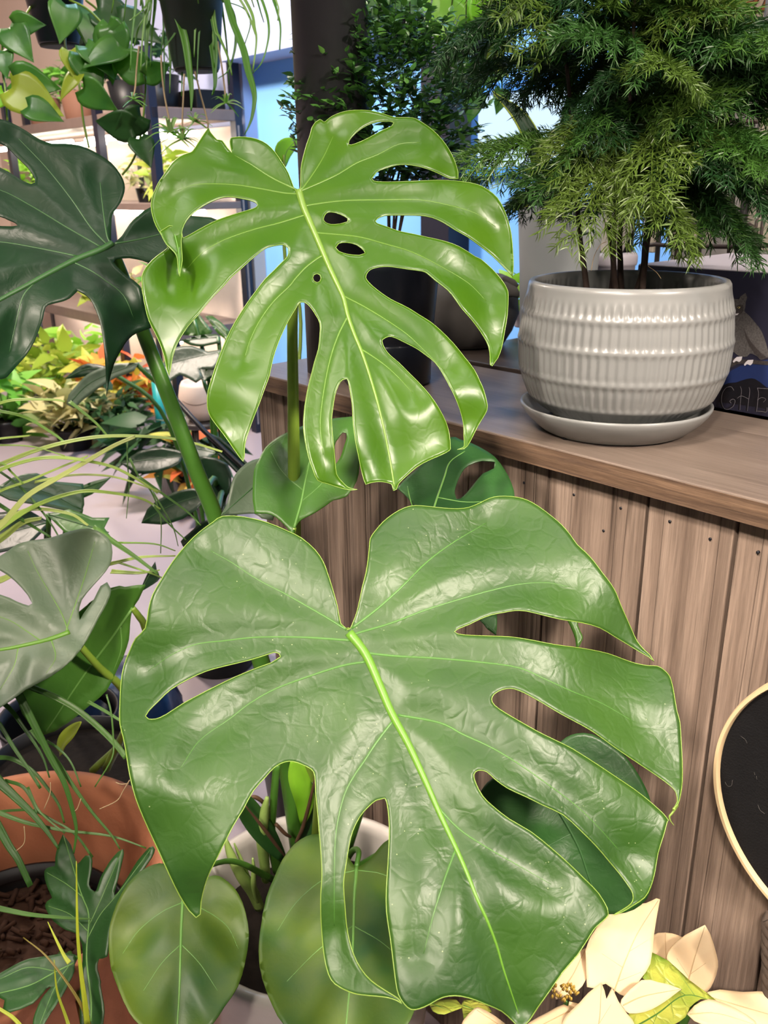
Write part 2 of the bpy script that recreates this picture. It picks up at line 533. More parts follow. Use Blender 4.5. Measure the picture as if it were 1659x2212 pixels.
M['cladding'] = woodmat('weathered barn board', [(0.145, 0.104, 0.080), (0.225, 0.165, 0.128), (0.295, 0.220, 0.172), (0.38, 0.292, 0.235)], (0, 0, 1), 46, 1.3, rough=0.9, crack=0.5, bump=0.5, ring=0.2, spec=0.2)
M['top'] = woodmat('stained grey brown counter top', [(0.105, 0.080, 0.064), (0.145, 0.112, 0.092), (0.185, 0.148, 0.124)], CE, 70, 2.0, rough=0.32, bump=0.12, spec=0.5, attr=False)
M['top_edge'] = woodmat('orange brown edge grain', [(0.075, 0.049, 0.037), (0.145, 0.092, 0.060), (0.215, 0.138, 0.088)], CE, 150, 5.0, rough=0.45, bump=0.2, attr=False, ring=0.12)
M['dark_wood'] = plain('dark brown wood', (0.045, 0.034, 0.028), 0.35, var=0.25, scale=20)
M['glaze'] = plain('pale grey glaze', (0.185, 0.190, 0.187), 0.32, var=0.06, scale=12, spec=0.5, coat=0.15)
M['white_glaze'] = plain('white grey glaze', (0.52, 0.49, 0.455), 0.2, var=0.12, scale=25, coat=0.3)
M['terracotta'] = plain('terracotta', (0.50, 0.20, 0.105), 0.75, var=0.18, scale=10, bump=0.25, bscale=150, spec=0.25)
M['brown_clay'] = plain('brown clay', (0.19, 0.085, 0.05), 0.8, var=0.2, scale=14)
M['black_plastic'] = plain('black plastic', (0.007, 0.007, 0.008), 0.45, spec=0.3, var=0.2, scale=10)
M['black_blue'] = plain('black blue glazed pot', (0.007, 0.009, 0.016), 0.3, var=0.2, scale=10)
M['green_plastic'] = plain('dark green plastic', (0.028, 0.046, 0.036), 0.45, var=0.15, scale=10)
M['stone'] = plain('dark grey clay', (0.060, 0.055, 0.050), 0.85, var=0.25, scale=30, bump=0.4, bscale=50)
M['column'] = plain('charcoal painted steel', (0.026, 0.025, 0.030), 0.42, var=0.15, scale=14, bump=0.2, bscale=40)
M['grey_pot'] = plain('grey planter', (0.24, 0.26, 0.27), 0.55, var=0.06, scale=10)
M['cream'] = plain('cream ceramic', (0.72, 0.56, 0.45), 0.5, var=0.08, scale=10)
M['bamboo'] = plain('pale bamboo hoop', (0.70, 0.52, 0.30), 0.5, var=0.15, scale=30, bump=0.1)
M['black_cloth'] = plain('black cloth', (0.006, 0.006, 0.007), 0.95, var=0.3, scale=60, bump=0.5, bscale=500, spec=0.2)
M['lint'] = plain('grey lint', (0.09, 0.085, 0.08), 0.9)
M['rope'] = plain('dark brown rope', (0.07, 0.05, 0.038), 0.9, var=0.4, scale=120, bump=0.6, bscale=200)
M['bract'] = leafmat('cream bract', (0.86, 0.66, 0.40), (0.92, 0.75, 0.50), (0.95, 0.75, 0.42), rough=0.55, tmix=0.22, spec=0.3, bump=0.2, bscale=40)
M['bract_vein'] = plain('tan bract vein', (0.56, 0.38, 0.19), 0.6, var=0.1)
M['bud'] = plain('yellow bud', (0.45, 0.30, 0.05), 0.5, var=0.5, scale=150)
M['steel'] = plain('grey steel bar', (0.085, 0.080, 0.082), 0.45, metal=0.4, var=0.2, scale=40)
M['wire'] = plain('brown black wire', (0.040, 0.026, 0.022), 0.5, metal=0.3, var=0.3, scale=40)
M['wall_blue'] = plain('sky blue paint', (0.20, 0.48, 0.92), 0.6, var=0.04, scale=2)
M['wall_lav'] = plain('lavender grey beam and blue lit wall', (0.40, 0.43, 0.60), 0.6, var=0.04, scale=2)  # also carries the blue window light on the pale upper wall
M['wall_beige'] = plain('beige pink walls and warm lit wall', (0.66, 0.52, 0.44), 0.65, var=0.05, scale=2)  # also carries the warm light on the pale lower wall
M['wall_pale'] = plain('pale plaster', (0.74, 0.70, 0.68), 0.7, var=0.05, scale=2)
M['floor'] = plain('polished concrete', (0.35, 0.295, 0.32), 0.32, var=0.14, scale=3, bump=0.05, bscale=10)
M['ceiling'] = plain('pinkish ceiling', (0.62, 0.50, 0.43), 0.8, var=0.05, scale=2)
M['frame_blue'] = plain('blue window frame', (0.07, 0.30, 0.80), 0.35, var=0.05)
M['dark_frame'] = plain('navy black post', (0.012, 0.012, 0.022), 0.4, var=0.15)
M['navy'] = plain('navy steel', (0.007, 0.008, 0.02), 0.4, var=0.15)
M['tube'] = emit('lit lamp tube', (1.0, 0.88, 0.78), 26.0)
M['shelf_board'] = plain('grey brown shelf board', (0.17, 0.12, 0.10), 0.5, var=0.2, scale=15)
M['shelf_back'] = plain('pale shelf back', (0.80, 0.66, 0.56), 0.6, var=0.04)
M['teal'] = plain('teal plastic', (0.015, 0.30, 0.30), 0.4)
M['paper'] = plain('cream paper', (0.62, 0.56, 0.46), 0.6, var=0.06, scale=8)
M['paper_white'] = plain('pale lavender paper', (0.44, 0.41, 0.46), 0.5, var=0.03, scale=6)
M['print_dark'] = plain('night blue print', (0.020, 0.020, 0.040), 0.35, var=0.35, scale=16)
M['ink_blue'] = plain('deep blue print', (0.014, 0.028, 0.11), 0.4, var=0.4, scale=30)
M['ink_black'] = plain('black print', (0.008, 0.008, 0.012), 0.35)
M['ink_grey'] = plain('grey feather print', (0.085, 0.080, 0.080), 0.5, var=0.95, scale=520)
M['ink_brown'] = plain('grey brown print', (0.040, 0.034, 0.034), 0.5, var=0.8, scale=500)
M['ink_white'] = plain('white print', (0.62, 0.60, 0.64), 0.5)
M['ink_gold'] = plain('yellow print', (0.50, 0.42, 0.16), 0.5)
M['ink_rust'] = plain('rust lettering', (0.24, 0.085, 0.025), 0.5, var=0.2, scale=60)
M['ink_umber'] = plain('dark brown lettering', (0.040, 0.016, 0.010), 0.5)
M['stone_print'] = plain('crackled beige print', (0.42, 0.34, 0.27), 0.6, var=0.5, scale=60)
M['needles'] = ramp_attr('pine needles', [(0.014, 0.052, 0.015), (0.022, 0.078, 0.018), (0.034, 0.10, 0.017), (0.048, 0.128, 0.017), (0.085, 0.140, 0.020)], rough=0.38, tmix=0.2, source='object')
M['pine_bark'] = plain('dark pine bark', (0.030, 0.016, 0.011), 0.85, var=0.4, scale=90, bump=0.8, bscale=120)
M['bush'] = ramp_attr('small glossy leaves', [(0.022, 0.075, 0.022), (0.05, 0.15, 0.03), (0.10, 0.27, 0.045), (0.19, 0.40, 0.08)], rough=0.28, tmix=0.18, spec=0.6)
M['blade_var'] = ramp_attr('striped grass', [(0.56, 0.62, 0.22), (0.42, 0.58, 0.12), (0.22, 0.42, 0.05), (0.06, 0.17, 0.035)], rough=0.4, tmix=0.3)
M['blade_dark'] = ramp_attr('dark ribbon grass', [(0.026, 0.095, 0.016), (0.05, 0.15, 0.02), (0.085, 0.19, 0.035)], rough=0.4, tmix=0.2)
M['blade_yel'] = ramp_attr('yellow shoots', [(0.13, 0.075, 0.012), (0.25, 0.30, 0.02), (0.36, 0.42, 0.03)], rough=0.4, tmix=0.2)
M['blade_spider'] = ramp_attr('spider plant blades', [(0.045, 0.18, 0.012), (0.09, 0.30, 0.02), (0.22, 0.44, 0.07), (0.42, 0.60, 0.22)], rough=0.35, tmix=0.4)
M['runner'] = plain('tan runner', (0.42, 0.30, 0.16), 0.6, var=0.2)


def foliage_mats(key, cols):
    M[key] = ramp_attr(key, cols, rough=0.45, tmix=0.35)


foliage_mats('yellow green foliage', [(0.20, 0.34, 0.03), (0.42, 0.55, 0.06), (0.62, 0.70, 0.14)])
foliage_mats('cream green foliage', [(0.20, 0.28, 0.10), (0.55, 0.52, 0.24), (0.72, 0.66, 0.36)])
foliage_mats('red orange foliage', [(0.62, 0.08, 0.04), (0.80, 0.24, 0.05), (0.70, 0.62, 0.12), (0.40, 0.52, 0.05)])
foliage_mats('dark foliage', [(0.012, 0.045, 0.018), (0.03, 0.09, 0.03), (0.06, 0.15, 0.05)])
foliage_mats('fresh foliage', [(0.06, 0.24, 0.03), (0.14, 0.42, 0.05), (0.26, 0.58, 0.09)])
foliage_mats('lime foliage', [(0.18, 0.42, 0.03), (0.32, 0.62, 0.05), (0.45, 0.70, 0.10)])

M['leaf_varieg'] = leafmat('yellow green veined leaf', (0.16, 0.28, 0.025), (0.56, 0.56, 0.10), (0.5, 0.55, 0.08), rough=0.42, tmix=0.2, bump=0.5, bscale=60, pscale=28, crinkle=0.6)
M['leaf_deep'] = plain('deep green vein', (0.05, 0.15, 0.02), 0.5, var=0.2)
M['ink_edge'] = plain('grey letter edge', (0.22, 0.21, 0.24), 0.5)
M['panel_grey'] = plain('pale grey board', (0.42, 0.40, 0.385), 0.6, var=0.05, scale=4)


# ------------------------------------------------------------------ leaves cut to an outline
def inside(poly, pts):
    """even-odd point in polygon, vectorised"""
    x, y = pts[:, 0], pts[:, 1]
    res = np.zeros(len(pts), bool)
    a = poly
    c = np.roll(poly, -1, axis=0)
    for (x1, y1), (x2, y2) in zip(a, c):
        if y1 == y2: continue
        k = ((y1 > y) != (y2 > y)) & (x < (x2 - x1) * (y - y1) / (y2 - y1) + x1)
        res ^= k
    return res


def dist_poly(pts, line):
    d = np.full(len(pts), 1e9)
    for p0, p1 in zip(line[:-1], line[1:]):
        v = p1 - p0
        l2 = float(v @ v) + 1e-9
        t = np.clip(((pts - p0) @ v) / l2, 0, 1)
        q = p0 + t[:, None] * v
        d = np.minimum(d, np.hypot(*(pts - q).T))
    return d


def closed_smooth(o):
    """one round of gentle corner-keeping subdivision of a closed outline"""
    P_ = np.array(o, float)
    n_ = len(P_)
    out = []
    for i in range(n_):
        p0, p1, p2, p3 = P_[i - 1], P_[i], P_[(i + 1) % n_], P_[(i + 2) % n_]
        out.append(p1)
        if np.hypot(*(p2 - p1)) > 5:
            a1 = (p1 - p0) @ (p2 - p1) / (np.hypot(*(p1 - p0)) * np.hypot(*(p2 - p1)) + 1e-9)
            a2 = (p2 - p1) @ (p3 - p2) / (np.hypot(*(p2 - p1)) * np.hypot(*(p3 - p2)) + 1e-9)
            if a1 > 0.3 and a2 > 0.3:
                out.append(-p0 / 16 + 9 * p1 / 16 + 9 * p2 / 16 - p3 / 16)
            else:
                out.append((p1 + p2) / 2)
    return np.array(out)


def resample(o, step):
    """even spacing along a closed outline, corners kept"""
    out = []
    n_ = len(o)
    for i in range(n_):
        a, c = o[i], o[(i + 1) % n_]
        k = max(1, int(round(np.hypot(*(c - a)) / step)))
        for j in range(k): out.append(a + (c - a) * j / k)
    out = np.array(out)
    keep = [0]
    for i in range(1, len(out)):          # drop crowded points on smooth stretches
        p0, p1, p2 = out[keep[-1]], out[i], out[(i + 1) % len(out)]
        d = np.hypot(*(p1 - p0))
        v1, v2 = p1 - p0, p2 - p1
        cosn = (v1 @ v2) / (np.hypot(*v1) * np.hypot(*v2) + 1e-9)
        if d > step * 0.62 or cosn < 0.86: keep.append(i)
    return out[keep]


class Field:
    """depth of a leaf's real, tilted and quilted surface along the sight line through a photo pixel"""

    def __init__(self, anchors, veins, amp, sigma, bumps=(), plane2=None):
        A = np.array([[1, x, y] for x, y, d in anchors], float)
        B = np.array([1 / d for x, y, d in anchors])
        self.k = np.linalg.lstsq(A, B, rcond=None)[0]
        self.veins = [np.array(v, float) for v in veins]
        self.amp, self.sigma, self.bumps = amp, sigma, bumps

    def __call__(self, pts):
        pts = np.atleast_2d(np.asarray(pts, float))
        d = 1 / (self.k[0] + pts @ self.k[1:])
        if self.veins:
            dv = np.full(len(pts), 1e9)
            for v in self.veins: dv = np.minimum(dv, dist_poly(pts, v))
            d = d - self.amp * (1 - np.exp(-(dv / self.sigma) ** 2))
        for (x, y, r, h) in self.bumps:
            d = d + h * np.exp(-((pts[:, 0] - x) ** 2 + (pts[:, 1] - y) ** 2) / (r * r))
        return d


def make_leaf(parent, m, outline, anchors, mid=None, veins=(), holes=(), step=16, amp=0.005, sigma=45, bumps=(),
              vein_m=None, lat_m=None, mid_w=(12, 3), vein_w=(5, 1.5), margin=None, solid=0.0009, name='leaf', label=None):
    out = resample(closed_smooth(outline), step * 0.75)
    hs = [resample(closed_smooth(h), step * 0.75) for h in holes]
    lines = ([np.array(mid, float)] if mid is not None else []) + [np.array(v, float) for v in veins]
    fld = Field(anchors, lines, amp, sigma, bumps)
    lo, hi = out.min(0), out.max(0)
    gx, gy = np.meshgrid(np.arange(lo[0], hi[0], step), np.arange(lo[1], hi[1], step * 0.87))
    gx = gx + (np.arange(gx.shape[0]) % 2)[:, None] * step * 0.5
    G = np.c_[gx.ravel(), gy.ravel()]
    ok = inside(out, G)
    for h in hs: ok &= ~inside(h, G)
    G = G[ok]
    cl = np.vstack([out, out[:1]])
    allp = [out] + hs
    closed = [np.vstack([a, a[:1]]) for a in allp]

    def edge_dist(Q):
        d_ = np.full(len(Q), 1e9)
        for a in closed: d_ = np.minimum(d_, dist_poly(Q, a))
        return d_
    rings = []
    for a in allp:                        # a row of points just inside every edge
        t_ = np.roll(a, -1, 0) - np.roll(a, 1, 0)
        t_ = t_ / (np.hypot(*t_.T)[:, None] + 1e-9)
        for sg_ in (-1, 1): rings.append(a + np.c_[-t_[:, 1], t_[:, 0]] * sg_ * step * 0.62)
    rings = np.vstack(rings)
    ok = inside(out, rings)
    for h in hs: ok &= ~inside(h, rings)
    rings = rings[ok]
    rings = rings[edge_dist(rings) > step * 0.5]
    G = G[edge_dist(G) > step * 1.05]
    G = np.vstack([G, rings])
    verts, edges = [], []
    for a in allp:
        k = len(verts)
        verts += [Vector(q) for q in a]
        edges += [(k + i, k + (i + 1) % len(a)) for i in range(len(a))]
    for ln in lines:                      # the veins are creases of the surface
        L_ = spline(ln, 4)
        L_ = L_[inside(out, L_)]
        for h in hs: L_ = L_[~inside(h, L_)]
        if len(L_) < 2: continue
        k = len(verts)
        verts += [Vector(q) for q in L_]
        edges += [(k + i, k + i + 1) for i in range(len(L_) - 1)]
        if len(G): G = G[dist_poly(G, L_) > step * 0.4]
    verts += [Vector(q) for q in G]
    V, E_, F_, *_x = geometry.delaunay_2d_cdt(verts, edges, [], 0, 1e-4)
    V = np.array([tuple(q) for q in V])
    T = np.array([t for t in F_ if len(t) == 3])
    cen = V[T].mean(axis=1)
    ok = inside(out, cen)
    for h in hs: ok &= ~inside(h, cen)
    T = T[ok]
    D = fld(V)
    W3 = [at(x, y, d) for (x, y), d in zip(V, D)]
    mb = MB()
    # front side faces the eye
    fs = []
    for t in T:
        a, c, d = V[t[0]], V[t[1]], V[t[2]]
        cr = (c[0] - a[0]) * (d[1] - a[1]) - (c[1] - a[1]) * (d[0] - a[0])
        fs.append(tuple(t) if cr < 0 else (t[0], t[2], t[1]))
    mb.add(W3, fs)
    o = mb.build(name, m, parent, solid=solid, recalc=False)
    if solid: o.modifiers[0].offset = -1
    if label: o['label'] = label
    vm = vein_m or M['vein_soft']

    def vein_tube(nm, line, w0, w1, sink=0.35, sides=8, vm=vm):
        L_ = spline(line, 5)
        dd = fld(L_)
        k = len(L_)
        rad = [(w0 + (w1 - w0) * i / (k - 1)) * 0.5 * dd[i] / FPX for i in range(k)]
        pts = [at(x, y, d + rad[i] * sink) for i, ((x, y), d) in enumerate(zip(L_, dd))]
        return MB().tube(pts, rad, sides).build(nm, vm, o)

    if mid is not None: vein_tube('midrib', mid, *mid_w)
    for v in veins: vein_tube('lateral_vein', v, *vein_w, sides=6, sink=0.6, vm=lat_m or vm)
    if margin is not None:
        mg = MB()
        for a in allp:
            c = np.vstack([a, a[:1]])
            dd = fld(c)
            mg.tube([at(x, y, d) for (x, y), d in zip(c, dd)], 0.00038, 4, cap=False)
        mg.build('leaf_margin', margin, o)
    return o, fld


def px_tube(name, m, parent, pts, k=6, sides=10):
    """round stem through (x, y, depth, width in px) points"""
    L_ = spline(pts, k)
    return MB().tube([at(x, y, d) for x, y, d, w in L_], [w * 0.5 * d / FPX for x, y, d, w in L_], sides).build(name, m, parent)


def px_blade(mb, pts, d0, d1, w0, w1, wm=None, a=0.0, up=(0, -0.5, 0.85), fold=0.25, k=5):
    """grass blade through photo pixels, depth d0..d1, width px w0 -> (wm in the middle) -> w1"""
    L_ = spline(pts, k)
    n_ = len(L_)
    P3, ws = [], []
    for i, (x, y) in enumerate(L_):
        t = i / (n_ - 1)
        d = d0 + (d1 - d0) * t
        w = (w0 + (w1 - w0) * t) if wm is None else ((1 - t) ** 2 * w0 + 2 * t * (1 - t) * (2 * wm - 0.5 * (w0 + w1)) + t * t * w1)
        P3.append(at(x, y, d)); ws.append(max(w, 0.6) * d / FPX)
    mb.ribbon(P3, ws, up, fold, a)
    return mb


def heart_mesh(L_=1.0, wid=0.8, droop=0.25, cup=0.12, nx=8, ny=10, notch=0.14):
    """heart shaped leaf, base at origin, along +X, up +Z; returns verts, faces"""
    vs, fs = [], []
    for i in range(ny + 1):
        t = i / ny
        w = wid * 0.5 * (math.sin(math.pi * min(1, t * 0.94 + 0.06) ** 0.62)) * (1 - 0.25 * t) * 1.12
        if i == ny: w = 0.0
        for j in range(nx + 1):
            s = -1 + 2 * j / nx
            x = L_ * (t - notch * (1 - t) ** 3 * (abs(s) ** 1.2))
            vs.append((x, w * s, cup * abs(s) * w - droop * t * t * L_))
    for i in range(ny):
        for j in range(nx):
            fs.append((i * (nx + 1) + j, (i + 1) * (nx + 1) + j, (i + 1) * (nx + 1) + j + 1, i * (nx + 1) + j + 1))
    return vs, fs


def place(vs, loc, R, s=1.0):
    return [tuple(np.array(loc) + (R @ Vector(q)) * s) for q in vs]


def rot_xyz(z, y, x=0.0):
    return (Matrix.Rotation(z, 3, 'Z') @ Matrix.Rotation(y, 3, 'Y') @ Matrix.Rotation(x, 3, 'X'))


def clump(mb, c, rx, ry, rz, n_, size, wid=0.5, droop=0.3, up=0.3, jitter=0.35):
    """many small leaves filling an ellipsoid"""
    hv, hf = heart_mesh(1, wid, droop, 0.2, 2, 4, 0.05)
    for i in range(n_):
        while True:
            q = rng.uniform(-1, 1, 3)
            if 0.15 < np.linalg.norm(q) < 1: break
        az = math.atan2(q[1], q[0]) + rng.normal(0, 0.7)
        R = rot_xyz(az, -up + rng.normal(0, 0.45), rng.normal(0, 0.6))
        s = size * (1 + rng.uniform(-jitter, jitter))
        mb.add(place(hv, np.array(c) + q * np.array([rx, ry, rz]), R, s), hf, a=float(rng.uniform(0.001, 1)))
    return mb


# ------------------------------------------------------------------ the room
def struct(mb, name, m, label=None, **kw):
    o = mb.build(name, m, None, **kw)
    o['kind'] = 'structure'
    if label: o['label'] = label
    return o


struct(MB().prism([cw(-4, -4, 0), cw(8, -4, 0), cw(8, 2.06, 0), cw(-4, 2.06, 0)], -0.06, 0.0), 'floor', M['floor'], 'polished grey pink concrete floor', smooth=False)
struct(MB().prism([cw(-4, -4, 0), cw(8, -4, 0), cw(8, 2.06, 0), cw(-4, 2.06, 0)], 3.0, 3.06), 'ceiling', M['ceiling'], smooth=False)
struct(MB().cbox(7.0, 7.1, -4, 2.06, 0, 3.0), 'wall_back', M['wall_beige'], 'pale beige far wall', smooth=False)
# right hand wall with the window cut out of it
WN = 2.0
ws0, ws1, wz0, wz1 = 1.10, 2.02, 1.32, 1.64
wl = MB()
wl.cbox(-4, ws0, WN, WN + .08, 0, 3.0).cbox(ws1, 8, WN, WN + .08, 0, 3.0).cbox(ws0, ws1, WN, WN + .08, 0, wz0).cbox(ws0, ws1, WN, WN + .08, wz1, 3.0)
struct(wl, 'wall_right', M['wall_blue'], 'sky blue wall with a window behind the counter', smooth=False)
wf = empty('window_1', cw((ws0 + ws1) / 2, WN, wz0), None, None, kind='structure')
fr = MB()
for (a0, a1, z0, z1) in ((ws0, ws0 + .03, wz0, wz1), (ws1 - .03, ws1, wz0, wz1), (ws0, ws1, wz0, wz0 + .03), (ws0, ws1, wz1 - .03, wz1)):
    fr.cbox(a0, a1, WN - .03, WN + .05, z0, z1)
fr.build('window_frame', M['frame_blue'], wf, smooth=False)
gm, nt, N, L, p = nodes_of('window glass')
p.inputs['Transmission Weight'].default_value = 1.0
p.inputs['Roughness'].default_value = 0.0
p.inputs['IOR'].default_value = 1.01
MB().cbox(ws0 + .03, ws1 - .03, WN + .01, WN + .014, wz0 + .03, wz1 - .03).build('pane', gm, wf, smooth=False)
# pale wall with its blue-to-warm light coloured in as two bands, and the beam
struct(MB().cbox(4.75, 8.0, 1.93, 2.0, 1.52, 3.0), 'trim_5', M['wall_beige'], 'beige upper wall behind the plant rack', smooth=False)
struct(MB().cbox(3.47, 4.75, 1.93, 2.0, 1.52, 3.0), 'trim_1', M['wall_lav'], 'upper part of the pale wall left of the blue wall, coloured lavender for blue window light', smooth=False)
struct(MB().cbox(3.47, 8.0, 1.93, 2.0, 0, 1.52), 'trim_2', M['wall_beige'], 'lower part of the pale wall left of the blue wall, coloured beige pink for warm light', smooth=False)
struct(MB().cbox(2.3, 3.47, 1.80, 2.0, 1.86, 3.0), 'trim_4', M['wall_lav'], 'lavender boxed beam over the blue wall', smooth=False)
struct(MB().cbox(1.98, 2.14, 1.88, 2.0, 0, 2.2), 'trim_3', M['dark_frame'], 'navy black post beside the window', smooth=False)

# ------------------------------------------------------------------ counter
ct = empty('display_counter', cw(-0.2, 0.15, 0), 'counter base clad in weathered upright barn boards, grey brown and cracked', 'counter')
SEAMS = [0.563, 0.492, 0.394, 0.300, 0.215, 0.10, -0.024, -0.151, -0.247, -0.335, -0.43, -0.55, -0.68, -0.80, -0.92]
bd = MB()
for i, (s1, s0) in enumerate(zip(SEAMS[:-1], SEAMS[1:])):
    dn = rng.uniform(-0.0012, 0.0012)
    bd.cbox(s0 + .0016, s1 - .0016, 0.021 + dn, 0.041, 0.0, 1.004, a=float(rng.uniform(0.05, 1)))
bd.build('board_cladding', M['cladding'], ct, smooth=False, bevel=0.0015)
MB().cbox(-0.92, 0.560, 0.042, 0.26, 0, 1.003).build('carcass', M['dark_wood'], ct, smooth=False)
nh = MB()
for (x, y) in [(1446, 1127), (1533, 1165), (1340, 1098), (1239, 1069), (1131, 1043), (1636, 1194), (1303, 1147)]:
    q = ray(x, y)
    w = EYE + q * (((cw(0, 0.0195, 0) - EYE) @ CN) / (q @ CN))
    nh.tube([w + CN * .0002, w + CN * 0.005], 0.0017, 5)
nh.build('nail_hole', M['ink_black'], ct)
tp = MB()
tp.cbox(-1.0, 0.572, 0.0, 0.275, 1.0055, 1.03)
tpo = tp.build('countertop', M['top'], None, smooth=False, bevel=0.002)
tag(tpo, 'grey brown stained wooden countertop under the ribbed pot, with an orange grained front edge', 'countertop')
OFF[tpo.name] = np.zeros(3)
MB().cbox(-1.0, 0.5725, -0.0012, 0.0, 1.0058, 1.0285).build('edge_band', M['top_edge'], tpo, smooth=False)['label'] = 'orange brown edge grain'
bc = empty('back_counter', cw(-0.2, 0.7, 0), 'dark brown counter behind the front ledge, under the grey clay pot', 'counter')
MB().cbox(-1.0, 0.50, 0.345, 1.08, 0.985, 1.018).build('top', M['dark_wood'], bc, smooth=False, bevel=0.002)
MB().cbox(-1.0, 0.48, 0.37, 1.05, 0, 0.984).build('carcass', M['black_plastic'], bc, smooth=False)

# support column standing on the counter
cc = at_z(737, 800, 1.03)
cl = empty('support_column', (cc[0], cc[1], 1.03), 'round charcoal steel column rising from the counter behind the upper monstera leaf', 'column', kind='structure')
MB().lathe([(0.052, 1.0305), (0.052, 2.999)], cc[:2], 40, close_top=True).build('column_shaft', M['column'], cl)
side = cc + np.array([0.022, 0.045, 0])
MB().lathe([(0.030, 1.0305), (0.030, 2.999)], (side[0], side[1]), 24, close_top=True).build('conduit', M['column'], cl)

# ------------------------------------------------------------------ ribbed grey pot, saucer and pine
PC = np.array([0.2715, 0.9905])
ring_z = [1.166, 1.135, 1.1015, 1.0705]


def pot_r(z):
    pts = [(1.046, .070), (1.052, .079), (1.062, .094), (1.075, .1045), (1.09, .1105), (1.11, .1150), (1.13, .1158), (1.15, .1145), (1.17, .1118), (1.185, .1090), (1.197, .1065)]
    return float(np.interp(z, [a for a, c in pts], [c for a, c in pts]))


zs = list(np.linspace(1.048, 1.192, 64))
prof = [(pot_r(z), z) for z in zs]
for k_ in range(3):     # smooth the profile
    r_ = [a for a, z in prof]
    prof = [((r_[max(i - 1, 0)] + r_[i] * 2 + r_[min(i + 1, len(r_) - 1)]) / 4, z) for i, (a, z) in enumerate(prof)]


def flute(r, z, an):
    near = min(abs(z - q) for q in ring_z)
    d = math.exp(-(near / 0.0035) ** 2)
    fade = min(1, max(0, (1.184 - z) / 0.008)) * min(1, max(0, (z - 1.050) / 0.008))
    return r + 0.0019 * d * fade + 0.00085 * math.cos(an * 78) * (1 - d) * fade


pine = empty('potted_pine', (PC[0], PC[1], 1.044), 'feathery dark green young pine in a ribbed pale grey glazed pot on the countertop', 'potted plant')
full = [(0.066, 1.0465)] + prof + [(pot_r(1.195) + .0004, 1.1945), (pot_r(1.195) - .0015, 1.1975), (0.1025, 1.198), (0.0995, 1.196), (0.0985, 1.190), (0.0985, 1.178), (0.0975, 1.160)]
MB().lathe(full, PC, 468, flute).build('pot', M['glaze'], pine)
MB().lathe([(0.0, 1.176), (0.05, 1.178), (0.0975, 1.1765)], PC, 40, close_bot=False).build('soil', M['soil'], pine)
sc_ = empty('saucer', (PC[0], PC[1], 1.03), 'round pale grey glazed saucer under the ribbed pot', 'saucer')
sp = [(0.070, 1.0302), (0.078, 1.0303), (0.083, 1.0325), (0.090, 1.038), (0.0985, 1.046), (0.1045, 1.0535), (0.1072, 1.0585), (0.1075, 1.0610), (0.1060, 1.0622), (0.1035, 1.0612), (0.0985, 1.0545), (0.090, 1.0485), (0.080, 1.0455), (0.02, 1.0450)]
MB().lathe(sp, PC - np.array([0.004, 0.0]), 96, close_top=True).build('dish', M['glaze'], sc_)
MB().tube([cw(0, 0, 0) * 0 + np.array([PC[0] - .068, PC[1] - .045, 1.0303]), np.array([PC[0] - .068, PC[1] - .045, 1.0325])], 0.004, 10).build('foot', M['ink_black'], sc_)


def branch_mesh(seed, L_, nl=0.0112):
    """a flat spray of needled branchlets, along +X, drooping"""
    r = np.random.default_rng(seed)
    mb = MB()

    def needles(pts, dens):
        pts = [np.array(q) for q in pts]
        for a, c in zip(pts[:-1], pts[1:]):
            seg = np.linalg.norm(c - a)
            k = max(1, int(round(seg * dens)))
            t = (c - a) / (seg + 1e-9)
            o1 = np.cross(t, (0, 0, 1.0)); o1 /= (np.linalg.norm(o1) + 1e-9)
            o2 = np.cross(t, o1)
            for i in range(k):
                q = a + (c - a) * r.random()
                an = r.uniform(0, 2 * math.pi)
                od = o1 * math.cos(an) + o2 * math.sin(an) * 0.75
                d = t * r.uniform(0.55, 0.95) + od
                d = d / np.linalg.norm(d)
                ln = nl * r.uniform(0.7, 1.15)
                sd = np.cross(d, r.normal(size=3)); sd /= (np.linalg.norm(sd) + 1e-9)
                w = 0.0006
                tip = q + d * ln + t * ln * 0.2
                mid = q + d * ln * 0.55
                mb.add([q - sd * w * .6, q + sd * w * .6, mid + sd * w, tip, mid - sd * w], [(0, 1, 2, 3, 4)])

    def axis(t):
        return np.array([L_ * t, 0, 0.10 * L_ * math.sin(t * 2.2) - 0.55 * L_ * t * t])

    main = [axis(t) for t in np.linspace(0, 1, 14)]
    mb.tube(main, [0.0016 * (1 - 0.75 * i / 13) for i in range(14)], 5)
    needles(main[1:], 850)
    k = int(L_ / 0.0085)
    for i in range(k):
        t = 0.14 + 0.84 * i / k
        for sgn in (-1, 1):
            if r.random() < 0.12: continue
            q = axis(t)
            ln = (0.062 * (1 - t) ** 0.75 + 0.016) * r.uniform(0.7, 1.1)
            an = math.radians(r.uniform(38, 58)) * sgn
            dr = np.array([math.cos(an), math.sin(an), r.uniform(-0.12, 0.12)])
            pts = [q + dr * ln * u - np.array([0, 0, 0.75 * ln * u * u]) for u in np.linspace(0, 1, 6)]
            mb.tube(pts, 0.0006, 3, cap=False)
            needles(pts, 800)
    return mb


protos = []
for sd, ln in ((1, .12), (2, .14), (3, .16), (4, .10), (5, .13)):
    pm = branch_mesh(sd, ln)
    me = bpy.data.meshes.new('branch')
    me.from_pydata(pm.v, [], pm.f)
    me.materials.append(M['needles'])
    protos.append((me, ln))

